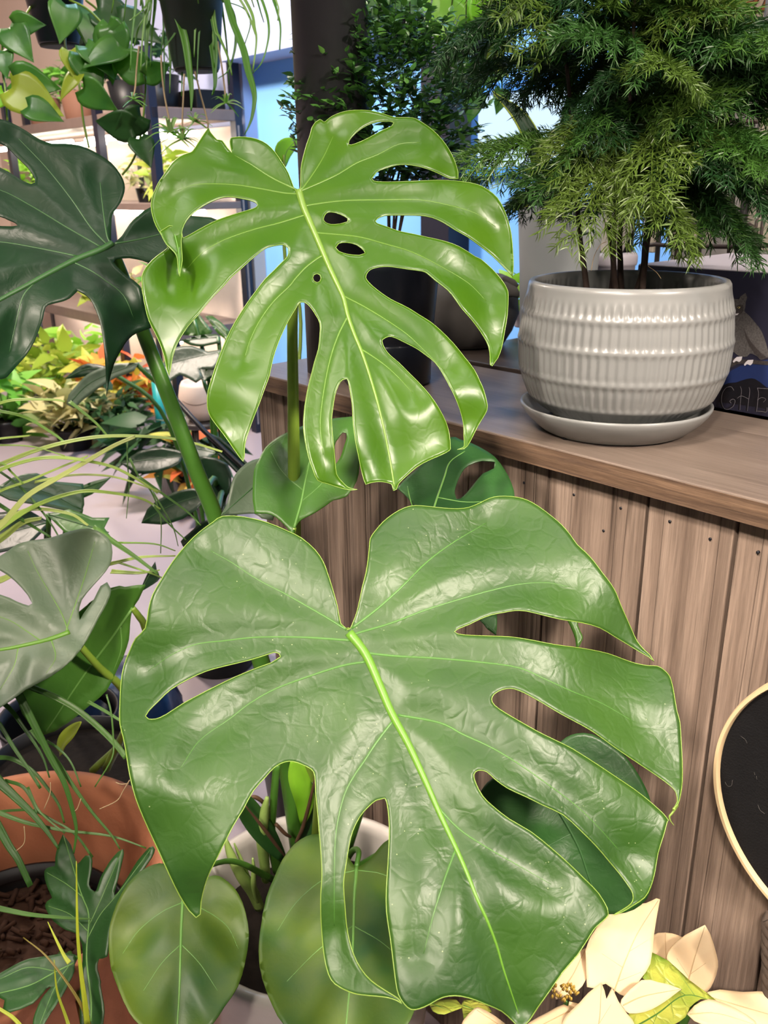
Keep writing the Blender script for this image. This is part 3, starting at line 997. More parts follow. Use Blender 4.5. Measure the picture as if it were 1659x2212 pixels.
stems = [((1273, 598), (1250, 480), -0.045, .0038), ((1322, 600), (1316, 470), -0.012, .0034), ((1337, 600), (1330, 470), .0, .0036),
         ((1345, 600), (1343, 470), .012, .0040), ((1372, 602), (1400, 480), .03, .0034), ((1391, 602), (1412, 470), .05, .0036)]
tops = []
for i, ((x0, y0), (x1, y1), dx, rad) in enumerate(stems):
    d = 0.985 + 0.02 * math.sin(i * 2.3)
    a = at(x0, y0 + 2, d); a[2] = 1.174
    c = at(x1, y1, d + 0.015 * math.cos(i * 1.9))
    t_ = c + np.array([dx * 1.2, 0.02 * math.sin(i * 3.1), 0.27 + 0.03 * math.cos(i * 2)])
    pts = spline([a, a * .6 + c * .4 + np.array([0.004 * math.sin(i * 2), 0, 0]), c, (c + t_) / 2 + np.array([.006, 0, 0]), t_], 6)
    MB().tube(pts, [rad * (1 - 0.6 * j / (len(pts) - 1)) for j in range(len(pts))], 9).build('trunk', M['pine_bark'], pine)
    tops.append(pts)
nb = 0
r = np.random.default_rng(21)
zlo = float(at(1340, 470, 0.985)[2])
while nb < 98:
    pts = tops[nb % 6]
    u = (nb / 98.0 + r.uniform(-.04, .04))
    u = min(max(u, 0.0), 1.0)
    k = 14 + int(u * (len(pts) - 16))
    q = pts[k]
    h = q[2] - zlo
    out = math.atan2(q[1] - PC[1], q[0] - PC[0])
    az = (nb * 2.399963) + r.uniform(-.3, .3)
    if h < 0.05: elev = r.uniform(-0.10, 0.35)
    elif h < 0.12: elev = r.uniform(-0.15, 0.45)
    elif h < 0.2: elev = r.uniform(0.05, 0.65)
    else: elev = r.uniform(0.25, 1.1)
    if math.cos(az) < -0.55 and 0.0 < h < 0.16 and nb % 3:
        az = az + math.pi * 0.6
    me, ln = protos[r.integers(0, 5)]
    sc = r.uniform(0.85, 1.18) * (1.0 if h < 0.2 else 0.9)
    o = bpy.data.objects.new('branch', me)
    COL.objects.link(o)
    o.parent = pine
    o.location = q - OFF[pine.name]
    o.rotation_euler = (r.uniform(-.8, .8), -elev, az)
    o.scale = (sc,) * 3
    nb += 1
# fine dry threads hanging by the trunks
th = MB()
th.tube([at(x, y, .93) for x, y in spline([(1277, 585), (1283, 555), (1296, 530), (1310, 522)], 4)], 0.0004, 4)
th.tube([at(x, y, .93) for x, y in spline([(1254, 578), (1253, 540)], 4)], 0.0003, 4)
th.tube([at(x, y, .93) for x, y in spline([(1400, 575), (1418, 588), (1428, 602)], 4)], 0.0003, 4)
th.build('dry_thread', M['runner'], pine)


# ------------------------------------------------------------------ the big monstera in its white pot
MP = np.array([-0.1035, 0.911])
mon = empty('monstera_plant', (MP[0], MP[1], 0), 'large monstera with split leaves in a white glazed pot, in front of the boarded counter', 'potted plant')
pr = [(0.105, 0.0), (0.118, 0.01), (0.140, 0.12), (0.156, 0.28), (0.164, 0.395), (0.168, 0.412), (0.166, 0.420), (0.158, 0.4215), (0.152, 0.416), (0.150, 0.405), (0.148, 0.345)]
MB().lathe(pr, MP, 72).build('pot', M['white_glaze'], mon)
MB().lathe([(0.0, 0.352), (0.08, 0.357), (0.149, 0.350)], MP, 48, close_bot=False).build('soil', M['soil'], mon)

A_OUT = [(751,1361),(736,1347),(729,1310),(717,1267),(707.5,1238),(698,1213),(680,1187),(651,1162),(619,1146),(575.5,1128),(528.5,1117),(481.5,1115),(460,1128),(431,1149),(402,1177),(373,1213),(348,1252.5),(329.5,1285),(320.5,1318),(314,1357),(293,1379),(281,1404),(268,1437),(261.5,1473),(259,1520),(259,1563),(266,1592),(272,1622),(277,1655),(282.5,1684),(293,1724),(310,1767),(329.5,1810),(348,1850),(366,1890),(387,1933),(409,1968),(423.5,1982),(432.6,1975),(434.5,1948),(442,1915),(452.5,1886),(467,1857),(485,1821),(503,1785),(525,1749),(546.5,1709),(572,1680),(593.5,1657),(615,1646),(633,1645),(651.5,1651),(673,1662),(680,1677),(682,1713),(686,1752.5),(689.5,1796),(694,1850),(695.5,1893.5),(693,1930),(693,1977),(695.6,2020),(700,2063.5),(709,2103),(724,2126),(755.5,2143),(779.6,2149),(813,2152),(837,2155),(857,2161),(868,2168),(861,2157.6),(831,2139),(801,2118),(779.6,2093),(764.5,2063.5),(754,2030),(748,1995),(745,1956),(742,1917),(743.4,1893),(748,1863),(754,1826.6),(761.5,1796),(776.6,1765),(794.7,1743.7),(812.7,1728.6),(831,1724),(834.5,1730),(838,1748),(841,1784),(840,1826.6),(837.5,1875),(834.5,1923),(835,1971),(843,2025.5),(849,2074),(855,2122),(861,2149),(873.5,2169),(888,2180.7),(906,2179),(927,2170),(948,2158),(969.5,2151.5),(996.6,2152),(1026.7,2160),(1051,2170),(1083,2184),(1106,2204),(1124,2222),(1142,2206),(1161,2177),(1184,2145),(1216,2099),(1248,2062),(1280,2012),(1289,2001),(1302.6,1989),(1314,1976),(1312,1962),(1293,1930),(1266,1902),(1229,1866),(1193,1834),(1147,1797),(1101,1770),(1065,1742),(1042,1719),(1028,1692),(1023.5,1673.5),(1033,1664),(1051,1667),(1069,1683),(1097,1703),(1138,1722),(1174,1740),(1216,1760),(1252,1792),(1289,1829),(1316,1861),(1339,1888.5),(1357.5,1914),(1366.6,1930),(1366.6,1946),(1357.5,1957),(1340,1968),(1322,1978),(1342,1971),(1369,1955),(1392,1939),(1405.5,1916),(1414.6,1884),(1421.5,1843),(1433,1806),(1441,1776),(1442,1767),(1408,1735),(1371,1705.5),(1330,1678),(1289,1650.6),(1238.5,1618.6),(1208,1603),(1163,1581),(1120.6,1557),(1090,1539),(1069,1524),(1062,1511),(1068,1499),(1084,1490),(1102.5,1487),(1120.6,1491.5),(1144,1502.5),(1181,1524),(1211,1542),(1256,1566),(1286,1584),(1319.5,1608.5),(1350,1629.6),(1386,1653.7),(1422,1678),(1446,1696),(1459.6,1711),(1463,1732),(1455,1748),(1464,1738),(1470,1717),(1473.8,1687),(1473.8,1644.7),(1471.7,1605.5),(1468.7,1560),(1462,1535),(1456.6,1502),(1452,1478),(1446,1460),(1434,1447),(1420.4,1439),(1401,1438),(1373.7,1433),(1346.6,1424),(1313.5,1411.7),(1271,1402.6),(1241,1398),(1196,1392),(1150.7,1383),(1105.5,1376),(1060,1374),(1018,1372.5),(989,1369.5),(982,1364.6),(989,1358.6),(1013.4,1349),(1037.5,1337),(1061.7,1328),(1090,1322.7),(1111.5,1319),(1135.6,1320),(1166,1327),(1211,1338),(1256,1345),(1295,1356),(1325.5,1374),(1355.6,1392),(1380,1407),(1401,1419),(1413,1429),(1404,1415),(1392,1404),(1376.7,1386),(1364.7,1360.4),(1352.6,1333),(1340.6,1306),(1331.5,1282),(1319.5,1261),(1301,1237),(1283,1212.7),(1265,1193),(1247,1176.6),(1232,1155.5),(1214,1134.4),(1193,1116),(1172,1100),(1150.7,1086),(1129.6,1077),(1105.5,1072.6),(1078,1072),(1057,1076.5),(1037.5,1086),(1013,1096),(989,1099),(960,1097.7),(931.5,1094.6),(897.7,1092),(873.6,1097),(849.5,1110),(828,1127),(811,1146.4),(800,1163),(797.6,1185),(795,1209),(790.4,1238),(783,1267),(777,1296),(770,1325),(762.7,1344),(756.7,1357.4)]
A_HOLE = [(606,1419),(602.6,1411.7),(593.6,1409),(575.5,1414.6),(539,1426),(485,1439),(445,1450),(405.5,1468),(369,1489.4),(344,1513),(322,1534.6),(314,1547),(320.5,1553),(337,1553),(358.5,1543.7),(394.7,1520),(438,1496.7),(485,1473),(525,1455),(561,1440.6),(586,1431.6)]
A_MID = [(754,1368),(790,1415),(821,1484),(845,1540),(880,1605),(905,1658),(924,1700),(945,1748),(966,1793),(987.6,1838.6),(1008.7,1887),(1030,1941),(1051,1986),(1072,2040),(1087,2092),(1102,2137),(1120,2190)]
A_V = [[(748,1361),(713,1339),(677,1318),(612,1281),(557,1252.5),(500,1215),(455,1190)],
       [(757,1384),(700,1380),(648,1377),(557,1377),(485,1384.5),(424,1392),(370,1415),(320,1450)],
       [(790,1430),(738,1439),(666,1462),(594,1489),(539,1520),(496,1553),(431,1600),(390,1660)],
       [(850,1556),(814,1603),(785,1647),(767,1673),(745.5,1713),(731,1767),(724,1821),(722,1911),(722,2000)],
       [(760,1358),(816,1315),(869,1267),(917,1219),(960,1185),(1001,1158.5),(1050,1130)],
       [(768,1370),(779.6,1366),(844.7,1346.6),(917,1319),(989,1296),(1060,1276),(1120.6,1262.5),(1181,1259),(1230,1268)],
       [(788,1411),(857,1418),(941,1422.5),(1037.5,1431),(1120.6,1443),(1181,1469),(1241,1496),(1301,1520),(1370,1560)],
       [(860,1545),(950,1562),(1000,1587),(1060,1614.5),(1120.6,1650.7),(1181,1693),(1241,1738),(1286,1780),(1340,1840)],
       [(938,1735),(990,1790),(1050,1830),(1120,1870),(1190,1910)],
       [(985,1832),(960,1900),(935,1980),(915,2060)]]
A_ANC = [(755,1365,.715), (1110,2190,.600), (262,1520,.655), (1470,1640,.700), (1080,1075,.785), (528,1117,.745)]
leafA, fldA = make_leaf(mon, M['leaf_main'], A_OUT, A_ANC, A_MID, A_V, [A_HOLE], step=13, amp=0.0055, sigma=42,
                        bumps=[(345, 1680, 110, -.012), (390, 1250, 120, -.012), (560, 1520, 170, .008), (850, 1250, 90, -.006), (1150, 1450, 150, -.008), (1120, 1680, 130, -.008), (960, 1930, 100, -.008), (1120, 1950, 120, -.006), (330, 1850, 120, .012), (423, 1980, 90, .03), (262, 1450, 110, .02), (1470, 1640, 130, .02), (1400, 1880, 100, .018), (1380, 1400, 120, .03),
                               (700, 2080, 110, .02), (440, 1250, 120, .012), (930, 2060, 120, -.008), (1180, 2100, 120, .008), (1120, 2200, 60, .01), (1100, 1100, 110, .012)],
                        vein_m=M['vein'], lat_m=M['vein_lat'], mid_w=(24, 2.5), vein_w=(8, 1.5), margin=M['margin'], label='largest, lowest leaf, deep green with a pale midrib')
px_tube('leaf_tendril', M['margin'], leafA, [(1455, 1748, fldA((1455, 1748))[0], 6), (1463, 1740, .70, 6), (1452, 1756, .70, 5), (1446, 1764, .70, 4), (1449, 1774, .70, 2), (1456, 1783, .70, 1.2)])

U_OUT = [(640,413),(635,405.7),(623,374),(608.6,350),(594,328.5),(577,311.6),(555.6,300.8),(529,296),(507,296.7),(498,299.6),(497,312),(501,331),(490,318),(480,304),(469,302),(464,297),(454,285),(450.7,276),(442,287.5),(428,309),(416,327),(406,331),(389,338),(372,352.6),(358,372),(343,393.6),(335,410.5),(329,425),(326,444),(330,468),(337,487.6),(348,507),(360,528.6),(361,537),(346,548),(329,562),(314.5,579),(307,596),(307,615),(308.4,632),(314.5,666),(321.7,692.6),(333.8,716.7),(345.8,743),(355.5,772),(360,796),(365,811),(368.7,796),(372,774.6),(379.6,750.5),(389,731),(406,704.7),(427.8,680.6),(444.7,659),(464,637),(483,618),(500,598.6),(517,584),(541,562),(560.4,545.5),(577,534.6),(596.6,530),(611,528.6),(620.7,533.4),(624,540.7),(620.7,555),(608.6,567),(592,584),(572.5,603),(555.6,625),(536,651.6),(517,680.6),(500,709.5),(485.6,741),(473.6,770),(464,796),(456.7,820),(449.5,844.5),(447.6,873),(452,895),(464,914),(483,938.5),(500,962.7),(517,987),(525.4,997),(528,984),(529,960),(537.5,931),(548,902),(560.4,871),(572.5,837),(582,811),(589,777),(599,745.7),(611,716.7),(623,692.6),(637.5,668.5),(647,654),(659,653.4),(671,664),(682,680.5),(691,698.6),(691,722.7),(688,753),(680,780),(674,804),(667,831),(661,861),(657,891.5),(655.6,921.7),(659,952),(666.7,988),(676,1015),(686,1037.7),(707,1045),(734.5,1054),(758.6,1059),(772,1057.5),(760,1055.5),(749.6,1051),(737.5,1039),(727,1024),(724,997),(721,967),(718,934),(716.4,906.6),(719.5,879.5),(724,852),(731.5,831),(740.6,820),(749.6,818),(752.6,825),(757,849),(761,876.5),(763,915.6),(767.7,952),(773.7,982),(779.7,1012),(785.8,1036),(790,1046.6),(804,1042),(825,1040.7),(843,1044.6),(848,1050),(849.5,1060),(856.6,1057),(861,1045),(876,1030),(900,1009),(927,994),(951.5,983.5),(971,973),(972.6,964),(971,940),(963.6,912.6),(948.5,882.5),(930,855),(909,831),(885,807),(861,783),(843,768),(831,753),(825.5,738),(828,732),(840,727),(852,729),(873,739),(900,753),(921,768),(939.5,783),(954.5,804),(969.6,831),(981.7,855),(993.7,885.5),(1001,915.6),(1002,940),(1003,961),(1000,967.5),(988,971),(1002,970),(1009,964),(1018,949),(1033,918.7),(1048,894.5),(1053,876.5),(1045,843),(1036,822),(1024,798),(1003,771),(978.7,741),(951.5,713.7),(930,695.6),(906,680.6),(882,665.5),(861,655),(843,646),(825,634),(807,620),(795,608),(790,599),(795,587),(807,579.6),(831,575.7),(855,577.5),(882,581.7),(912,585.6),(924,591.6),(939.5,605),(966.6,626),(981.7,644),(996.7,665.5),(1018,689.6),(1036,713.7),(1051,738),(1057,756),(1058.5,771),(1059,788),(1063,790.6),(1075,774),(1084,750),(1090,716.7),(1096,680.6),(1098,638),(1094.7,623),(1084,605),(1063,581),(1039,560),(1027,554.5),(993.7,533.4),(960.6,521),(921,512),(891,505),(861,499),(831,488),(814,482),(811,477.7),(816,471.7),(831,465.6),(855,464.7),(885,464.7),(909,465.6),(933.5,470),(957.6,480.7),(981.7,495.8),(1009,511),(1036,530.4),(1063,551.5),(1090,578.7),(1102,590.7),(1107.6,597),(1109,575.6),(1108,545.5),(1105,509),(1099,482),(1090,455),(1075,428),(1054,410),(1033,399),(1003,393),(966.6,389.5),(936.5,389.5),(891,391.5),(855,392.8),(825,392.8),(807,391),(803,385.8),(813,372),(831,364),(855,357),(876,355.6),(900,358.6),(927,366),(951.5,376.7),(972.6,386),(989.5,386.3),(989,370.7),(981.7,346.6),(969.6,322.5),(954.5,301),(933.5,280),(915,266.7),(897,256),(879,253.8),(855,253.8),(840,250),(816,242.6),(789,238),(758.6,238.7),(737.5,242.6),(716.4,251.6),(704,261.6),(700,263.7),(691,257.7),(682,263.7),(674,275.8),(669.7,292),(662,313.4),(654.7,340.6),(650,364.7),(649.5,401),(647,410)]
U_H = [[(392.6,502),(398,485),(409.7,468),(425,454),(449.5,439),(473.6,428.6),(493,425),(517,428),(541,433),(553,438),(556.8,443),(553,448),(536,454),(512,461),(493,467),(469,475.6),(444.7,487.6),(420.6,501),(403,511),(395,514)],
       [(850.6,265),(843,262),(813,263.7),(789,272.7),(767.7,288),(754,304),(752.6,312),(758.6,313.4),(776.7,307),(798,297),(825,282),(846,272.7)],
       [(699,471.7),(704.4,461),(716.4,458),(734.5,462.6),(751,471.7),(751,479),(734.5,483.7),(713.4,484.6),(701.4,479)],
       [(725,535),(731.5,526),(749.6,523.8),(770.7,529),(785.8,541),(788.8,547),(776.7,551.5),(749.6,549),(731.5,542.5)],
       [(675.5,600),(678,594),(684.5,591),(691,594),(693.5,601),(691,608),(684.5,610.5),(678,607)]]
U_MID = [(645,413),(656,450),(668,478),(682,510),(697,545),(712,580),(727,612),(742,645),(751,682),(765,722),(780,758),(795,801),(813,861),(828,921.7),(843,997),(852,1052)]
U_V = [[(641,411),(589,386),(541,355),(507,336)],
       [(645,420),(613,418),(565,409),(517,401),(469,398),(420.6,399.6),(384,412)],
       [(662,465),(649.6,468),(601,483),(553,495),(505,510.5),(469,526),(432.6,550),(400,585)],
       [(699,552),(688,557.5),(661.7,577),(637.5,603),(625.5,618),(589,654),(560,695),(541,733.6),(529,772)],
       [(751,685),(746.6,692.6),(731.5,722.7),(716.4,765),(704.4,816),(695,876.5),(692,921.7),(698,982)],
       [(648,410),(659,401),(695,346.6),(719.5,295)],
       [(650,413),(665,407),(725.5,379.7),(770.7,352.6),(816,334.5),(861,312),(906,308)],
       [(660,446),(674,443),(740.6,434.6),(831,432.5),(906,432.5),(966.6,443),(1027,461),(1070,490)],
       [(680,503),(695,505),(770.7,512),(831,527.4),(891,545.5),(951.5,575.6),(1012,612),(1050,650)],
       [(738,637),(749.6,644),(785.8,662.5),(831,689.6),(876,720),(906,747),(960,800)],
       [(778,754),(801,768),(831,789),(861,816),(891,849)]]
U_ANC = [(645,412,.865), (852,1055,.790), (307,600,.815), (1108,560,.885), (760,238,.91), (500,300,.86)]
leafU, fldU = make_leaf(mon, M['leaf_upper'], U_OUT, U_ANC, U_MID, U_V, U_H, step=11, amp=0.0065, sigma=34,
                        bumps=[(335, 450, 70, .012), (388, 590, 50, .02), (320, 760, 90, .012), (470, 940, 90, .02), (1100, 560, 90, .02), (1075, 740, 80, .02), (1020, 930, 70, .02), (740, 1050, 60, .02),
                               (470, 300, 50, .012), (690, 270, 60, .012), (900, 1000, 90, .015), (985, 370, 50, .012)],
                        vein_m=M['vein_upper'], lat_m=M['vein_lat_up'], mid_w=(18, 4), vein_w=(6, 1.5), margin=M['margin_up'], label='upright fresh yellow green leaf')

lt, _ = make_leaf(mon, M['leaf_upper'], [(346,500),(350,511),(360,528.6),(377,545.5),(383,560),(385.6,587),(388,597),(390.5,581.7),(394,562),(392.5,540.7),(391.5,521),(392.6,502),(385,492),(365,488)],
                  [(346,500,.826), (392,500,.832), (388,597,.800)], [(376,500),(386,545),(388,592)], [], [], step=8, amp=0.003, sigma=12, vein_m=M['vein_soft'], mid_w=(2, 1.5), margin=M['margin_up'], name='lobe_tip')

W_OUT = [(239.7,526),(241,472.7),(246.7,456),(260.7,436),(269,414),(269,397),(260.7,377),(241,352),(213,332.5),(190.6,321),(168,313),(134.5,310),(112,310),(84,300),(56,282),(28,266.6),(0,257),(-60,250),(-120,300),(-70,318),(-20,305),(0,309),(17,318.5),(39,341),(61.7,363),(75.7,386),(76,394),(67,397),(50.5,391),(28,377),(0,362),(-60,345),(-140,350),(-150,440),(-60,455),(0,467),(17,474),(33.6,481),(38.7,486.7),(28,488.6),(0,488),(-60,486),(-150,500),(-170,640),(-130,760),(-60,830),(0,819),(17,812),(36.5,789),(56,767),(73,739),(84,711),(92.5,688.5),(98,663),(112,656),(134.5,650.6),(151,643.6),(165,631),(169.6,628),(182,635),(196,646.5),(207,669),(216,694),(221.4,722),(225.6,758.6),(228.4,800.6),(230,856.7),(235.5,826),(246.7,786.6),(260.7,758.6),(277.5,733),(297,718),(326.5,707.5),(319.5,677),(311,655),(303,618),(274.7,596),(252,575),(244,565),(249.5,559.5),(280,556.7),(308,562),(325,566.6),(364,556),(420,528),(455,496),(472,476),(456,469.5),(411,466),(360,455),(325,447.4),(297,467),(280,484),(263.5,509),(246,524.5)]
W_MID = [(242,527),(218.6,540),(168,559.5),(112,587.6),(56,618),(0,648),(-70,690)]
W_V = [[(238,526),(230,506),(221,442),(216,394)], [(232,530),(196,492),(154,430.6),(98,360.5),(40,300)], [(222,537),(140,489.5),(70,447),(0,411),(-80,395)],
       [(170,555),(84,537),(0,523),(-90,520)], [(160,568),(195,585),(224,604),(266,638),(290,690)], [(248,527),(290,520),(340,508),(400,490)], [(80,605),(50,640),(36,690),(20,760)]]
W_ANC = [(240,527,.975), (0,648,.865), (135,310,1.00), (230,856,.905), (470,476,1.02), (0,257,.93)]
make_leaf(mon, M['leaf_dark'], W_OUT, W_ANC, W_MID, W_V, [], step=14, amp=0.009, sigma=40, bumps=[(230, 840, 60, .02), (320, 700, 60, .015), (50, 760, 80, .02)],
          vein_m=M['vein_dark'], mid_w=(17, 9), vein_w=(6, 2), label='blackish green leaf at the left')

E_OUT = [(235,2030),(239,1993.6),(253,1950),(275,1910),(304,1881.5),(333,1867),(356,1866),(376,1885),(390,1915),(396,1942),(404,1925),(420,1905),(448.5,1895),(463,1890.5),(481,1896),(506,1917.6),(524,1950),(535,1993.6),(537,2030),(530,2077),(513.6,2131),(484.6,2174),(459,2212),(420,2240),(380,2250),(340,2242),(300,2212),(278.5,2185),(257,2138),(239,2084)]
make_leaf(mon, M['leaf_young'], E_OUT, [(395,1945,.98), (390,2245,.87), (235,2030,.93), (537,2030,.95)], [(395,1946),(392,2000),(390,2060),(388,2130),(384,2200),(380,2245)],
          [[(394,1950),(350,1970),(300,2010),(265,2060)], [(396,1950),(440,1965),(490,2000),(515,2050)], [(391,2040),(350,2080),(310,2140)], [(391,2040),(430,2080),(470,2140)]], step=14, amp=0.009, sigma=55,
          bumps=[(250, 2030, 90, .02), (520, 2030, 90, .02), (390, 2240, 110, .02)], vein_m=M['vein_soft'], mid_w=(8, 3), vein_w=(3.5, 1.5), label='rounded young leaf, yellow green and mottled')
F_OUT = [(560,2031.6),(566,1987),(575.5,1937.6),(590.7,1899),(610,1857),(635,1824),(662.6,1806),(687.5,1801),(715,1806),(740,1832),(757,1858),(768,1872.5),(776,1871),(798,1857),(820,1829.7),(840,1813),(880,1802),(925,1830),(950,1890),(955,1970),(945,2050),(925,2120),(896,2180),(873,2225),(820,2265),(740,2280),(670,2262),(613,2212),(590.7,2175.5),(571,2125.7),(560,2076)]
make_leaf(mon, M['leaf_young'], F_OUT, [(770,1872,1.02), (740,2275,.84), (560,2035,.94), (955,1970,.97)], [(770,1873),(766,1930),(764,2000),(760,2080),(752,2170),(742,2270)],
          [[(769,1880),(700,1900),(640,1950),(600,2010)], [(772,1880),(830,1890),(890,1930),(925,1990)], [(763,2000),(690,2050),(620,2120)], [(763,2000),(830,2040),(890,2100)]], step=15, amp=0.010, sigma=60,
          bumps=[(580, 2030, 110, .02), (940, 1980, 110, .02), (740, 2270, 130, .02)], vein_m=M['vein_soft'], mid_w=(9, 3), vein_w=(3.5, 1.5), label='larger rounded young leaf below the split leaf')
B1_OUT = [(620,934),(595,947.5),(573,967),(559,993),(549,1015),(546,1049),(546,1080),(550,1109),(576,1109),(595,1116),(619,1138),(633.6,1157),(640,1135),(653,1121),(677,1109),(706,1090),(720,1080),(749,1071.7),(771,1037),(776,1005),(774,952),(765,899),(725,903),(677,912),(648,922)]
make_leaf(mon, M['leaf_mid'], B1_OUT, [(633,1150,.95), (765,900,1.03), (546,1060,.98), (776,1005,1.0)], [(636,1140),(650,1090),(660,1040),(672,980),(690,920)],
          [[(650,1085),(690,1050),(735,1000)], [(655,1060),(610,1020),(585,975)]], [[(723,962),(730,947.5),(740,934),(748,935),(749,945),(742,967),(735,988.5),(725,1003)]], step=12, amp=0.005, sigma=30,
          vein_m=M['vein_soft'], mid_w=(7, 3), vein_w=(4, 1.5), label='mid green leaf behind the tall leaf stalk')
B2_OUT = [(561,990),(532,1000.6),(508,1025),(498.6,1049),(491,1087),(477,1113),(508,1111.5),(549,1109),(566,1120),(590,1124),(600,1090),(596,1030),(585,995)]
make_leaf(mon, M['leaf_grey'], B2_OUT, [(561,990,1.06), (477,1113,1.02), (600,1060,1.05)], [(595,1010),(550,1050),(480,1112)], [], [], step=12, amp=0.004, sigma=25, vein_m=M['vein_dark'], mid_w=(5, 2))
C_OUT = [(858,1054),(872,1038),(888,1023),(912,1002),(940,975),(974,944),(994,949),(1023,959),(1047.5,972),(1070,988),(1090.5,1015),(1105,1043.5),(1112,1074),(1105,1110),(1060,1140),(980,1150),(910,1135),(892,1091),(874,1068)]
make_leaf(mon, M['leaf_shade'], C_OUT, [(930,1130,.86), (1000,950,.95), (870,1050,.92), (1112,1074,.90)], [(928,1140),(938,1095),(959,1033),(972,998),(1004,975)],
          [[(895,1110),(885,1075),(880,1050)], [(945,1075),(1010,1085),(1080,1080)]], [[(982,1064),(986,1045.5),(998,1019),(1012.7,1004.5),(1041,995),(1069,997),(1067,1011.7),(1043,1023),(1025,1043.5),(1008.6,1064),(994,1077),(986,1078)]], step=12, amp=0.004, sigma=30,
          vein_m=M['vein_soft'], mid_w=(6, 2), vein_w=(4, 1.5), label='dark leaf under the counter edge, with one long hole')
D_OUT = [(1208,1605),(1223,1593),(1247,1584),(1280,1586),(1319.5,1608.5),(1352.6,1635.6),(1376.7,1669),(1395,1702),(1407,1735),(1418,1790),(1420,1850),(1412,1900),(1398,1940),(1370,1965),(1330,1975),(1290,1972),(1240,1960),(1180,1915),(1110,1850),(1060,1780),(1037,1725),(1045,1700),(1066,1680),(1120,1650),(1170,1625)]
make_leaf(mon, M['leaf_shade'], D_OUT, [(1200,1740,.86), (1360,1960,.86), (1050,1720,.87), (1407,1735,.88), (1247,1584,.885)], [(1195,1735),(1214,1765),(1250,1831.5),(1274,1901),(1300,1965)],
          [[(1210,1760),(1270,1750),(1340,1780)], [(1235,1800),(1180,1830),(1150,1850)]], [], step=14, amp=0.006, sigma=45, vein_m=M['vein_dark'], mid_w=(9, 4), vein_w=(4, 2), label='shaded leaf against the boards at the right')
make_leaf(mon, M['leaf_shade'], [(1030,1331),(1052,1326),(1073,1328),(1074,1345),(1072,1372),(1055,1360)], [(1030,1331,.90), (1073,1328,.90), (1072,1372,.885)], [(1034,1333),(1072,1366)], [], [], step=10, vein_m=M['vein_dark'], mid_w=(3, 2))
make_leaf(mon, M['leaf_mid'], [(1218,1325),(1250,1330),(1248,1350),(1258,1372),(1258,1382),(1250,1398),(1245,1399),(1243,1380),(1232,1352)], [(1218,1325,.86), (1250,1330,.86), (1250,1398,.85)], [(1230,1335),(1244,1365),(1249,1395)], [], [], step=8, vein_m=M['vein_soft'], mid_w=(3, 2))

# stalks
px_tube('petiole', M['petiole'], mon, [(648, 420, .878, 20), (641, 520, .900, 22), (632, 680, .93, 23), (633, 850, .96, 25), (635, 1000, .985, 27), (637, 1160, 1.02, 28), (645, 1400, 1.09, 30), (660, 1650, 1.17, 34), (680, 1860, 1.235, 40)], sides=14)
px_tube('petiole', M['petiole_dark'], mon, [(240, 528, .985, 18), (256, 570, .995, 24), (285, 650, 1.01, 29), (312, 725, 1.02, 31), (365, 860, 1.035, 33), (425, 1020, 1.06, 35), (466, 1120, 1.08, 36), (540, 1350, 1.12, 38), (610, 1600, 1.18, 40), (655, 1870, 1.25, 46)], sides=14)
px_tube('petiole', M['petiole'], mon, [(752, 1366, .722, 22), (745, 1385, .745, 24), (728, 1460, .80, 26), (705, 1600, .93, 28), (690, 1800, 1.13, 34), (690, 1880, 1.24, 36)], sides=14)
px_tube('petiole', M['petiole'], mon, [(636, 1140, .955, 9), (634, 1200, .97, 10), (640, 1400, 1.06, 12), (665, 1860, 1.24, 14)])
px_tube('petiole', M['petiole_dark'], mon, [(929, 1138, .862, 10), (915, 1250, .90, 11), (860, 1500, 1.03, 13), (745, 1860, 1.23, 16)])
px_tube('petiole', M['petiole_dark'], mon, [(1196, 1737, .862, 10), (1150, 1700, .875, 11), (1060, 1720, .93, 12), (900, 1800, 1.1, 14), (760, 1880, 1.22, 16)])
px_tube('petiole', M['petiole_dark'], mon, [(394, 1946, .985, 9), (420, 1890, 1.0, 10), (500, 1860, 1.08, 12), (590, 1900, 1.20, 15)])
px_tube('petiole', M['petiole_dark'], mon, [(770, 1872, 1.022, 11), (775, 1840, 1.05, 12), (760, 1840, 1.12, 14), (730, 1890, 1.21, 16)])
px_tube('petiole', M['petiole_dark'], mon, [(598, 1650, 1.12, 17), (592, 1720, 1.14, 17), (586, 1810, 1.18, 19), (600, 1880, 1.23, 24)])
px_tube('stalk_sheath', M['sheath'], mon, [(577, 1722, 1.13, 8), (570, 1760, 1.14, 22), (566, 1810, 1.16, 26), (575, 1900, 1.22, 20)])
px_tube('stalk_sheath', M['sheath'], mon, [(487, 1812, 1.13, 8), (500, 1850, 1.14, 20), (520, 1890, 1.16, 24), (545, 1925, 1.19, 26), (560, 1960, 1.21, 22)])
px_tube('stalk_sheath', M['sheath'], mon, [(506, 1822, 1.15, 4), (522, 1860, 1.16, 9), (538, 1898, 1.18, 9)])
px_tube('stalk_sheath', M['sheath'], mon, [(546, 1853, 1.15, 4), (548, 1880, 1.155, 10), (548, 1912, 1.17, 12), (556, 1950, 1.2, 12)])
bl = MB()
px_blade(bl, [(640, 1640), (645, 1680), (658, 1730), (654, 1780)], 1.10, 1.14, 24, 10, wm=46, a=0.5)
bl.build('young_leaf', M['leaf_bright'], mon, solid=.0006)
bl = MB()
px_blade(bl, [(500, 1710), (530, 1745), (570, 1800), (612, 1856)], 1.10, 1.17, 20, 16, wm=52, a=0.5)
px_blade(bl, [(676, 1690), (672, 1760), (655, 1830), (640, 1870)], 1.12, 1.18, 12, 20, wm=34, a=0.5)
bl.build('young_leaf', M['leaf_shade'], mon, solid=.0006)
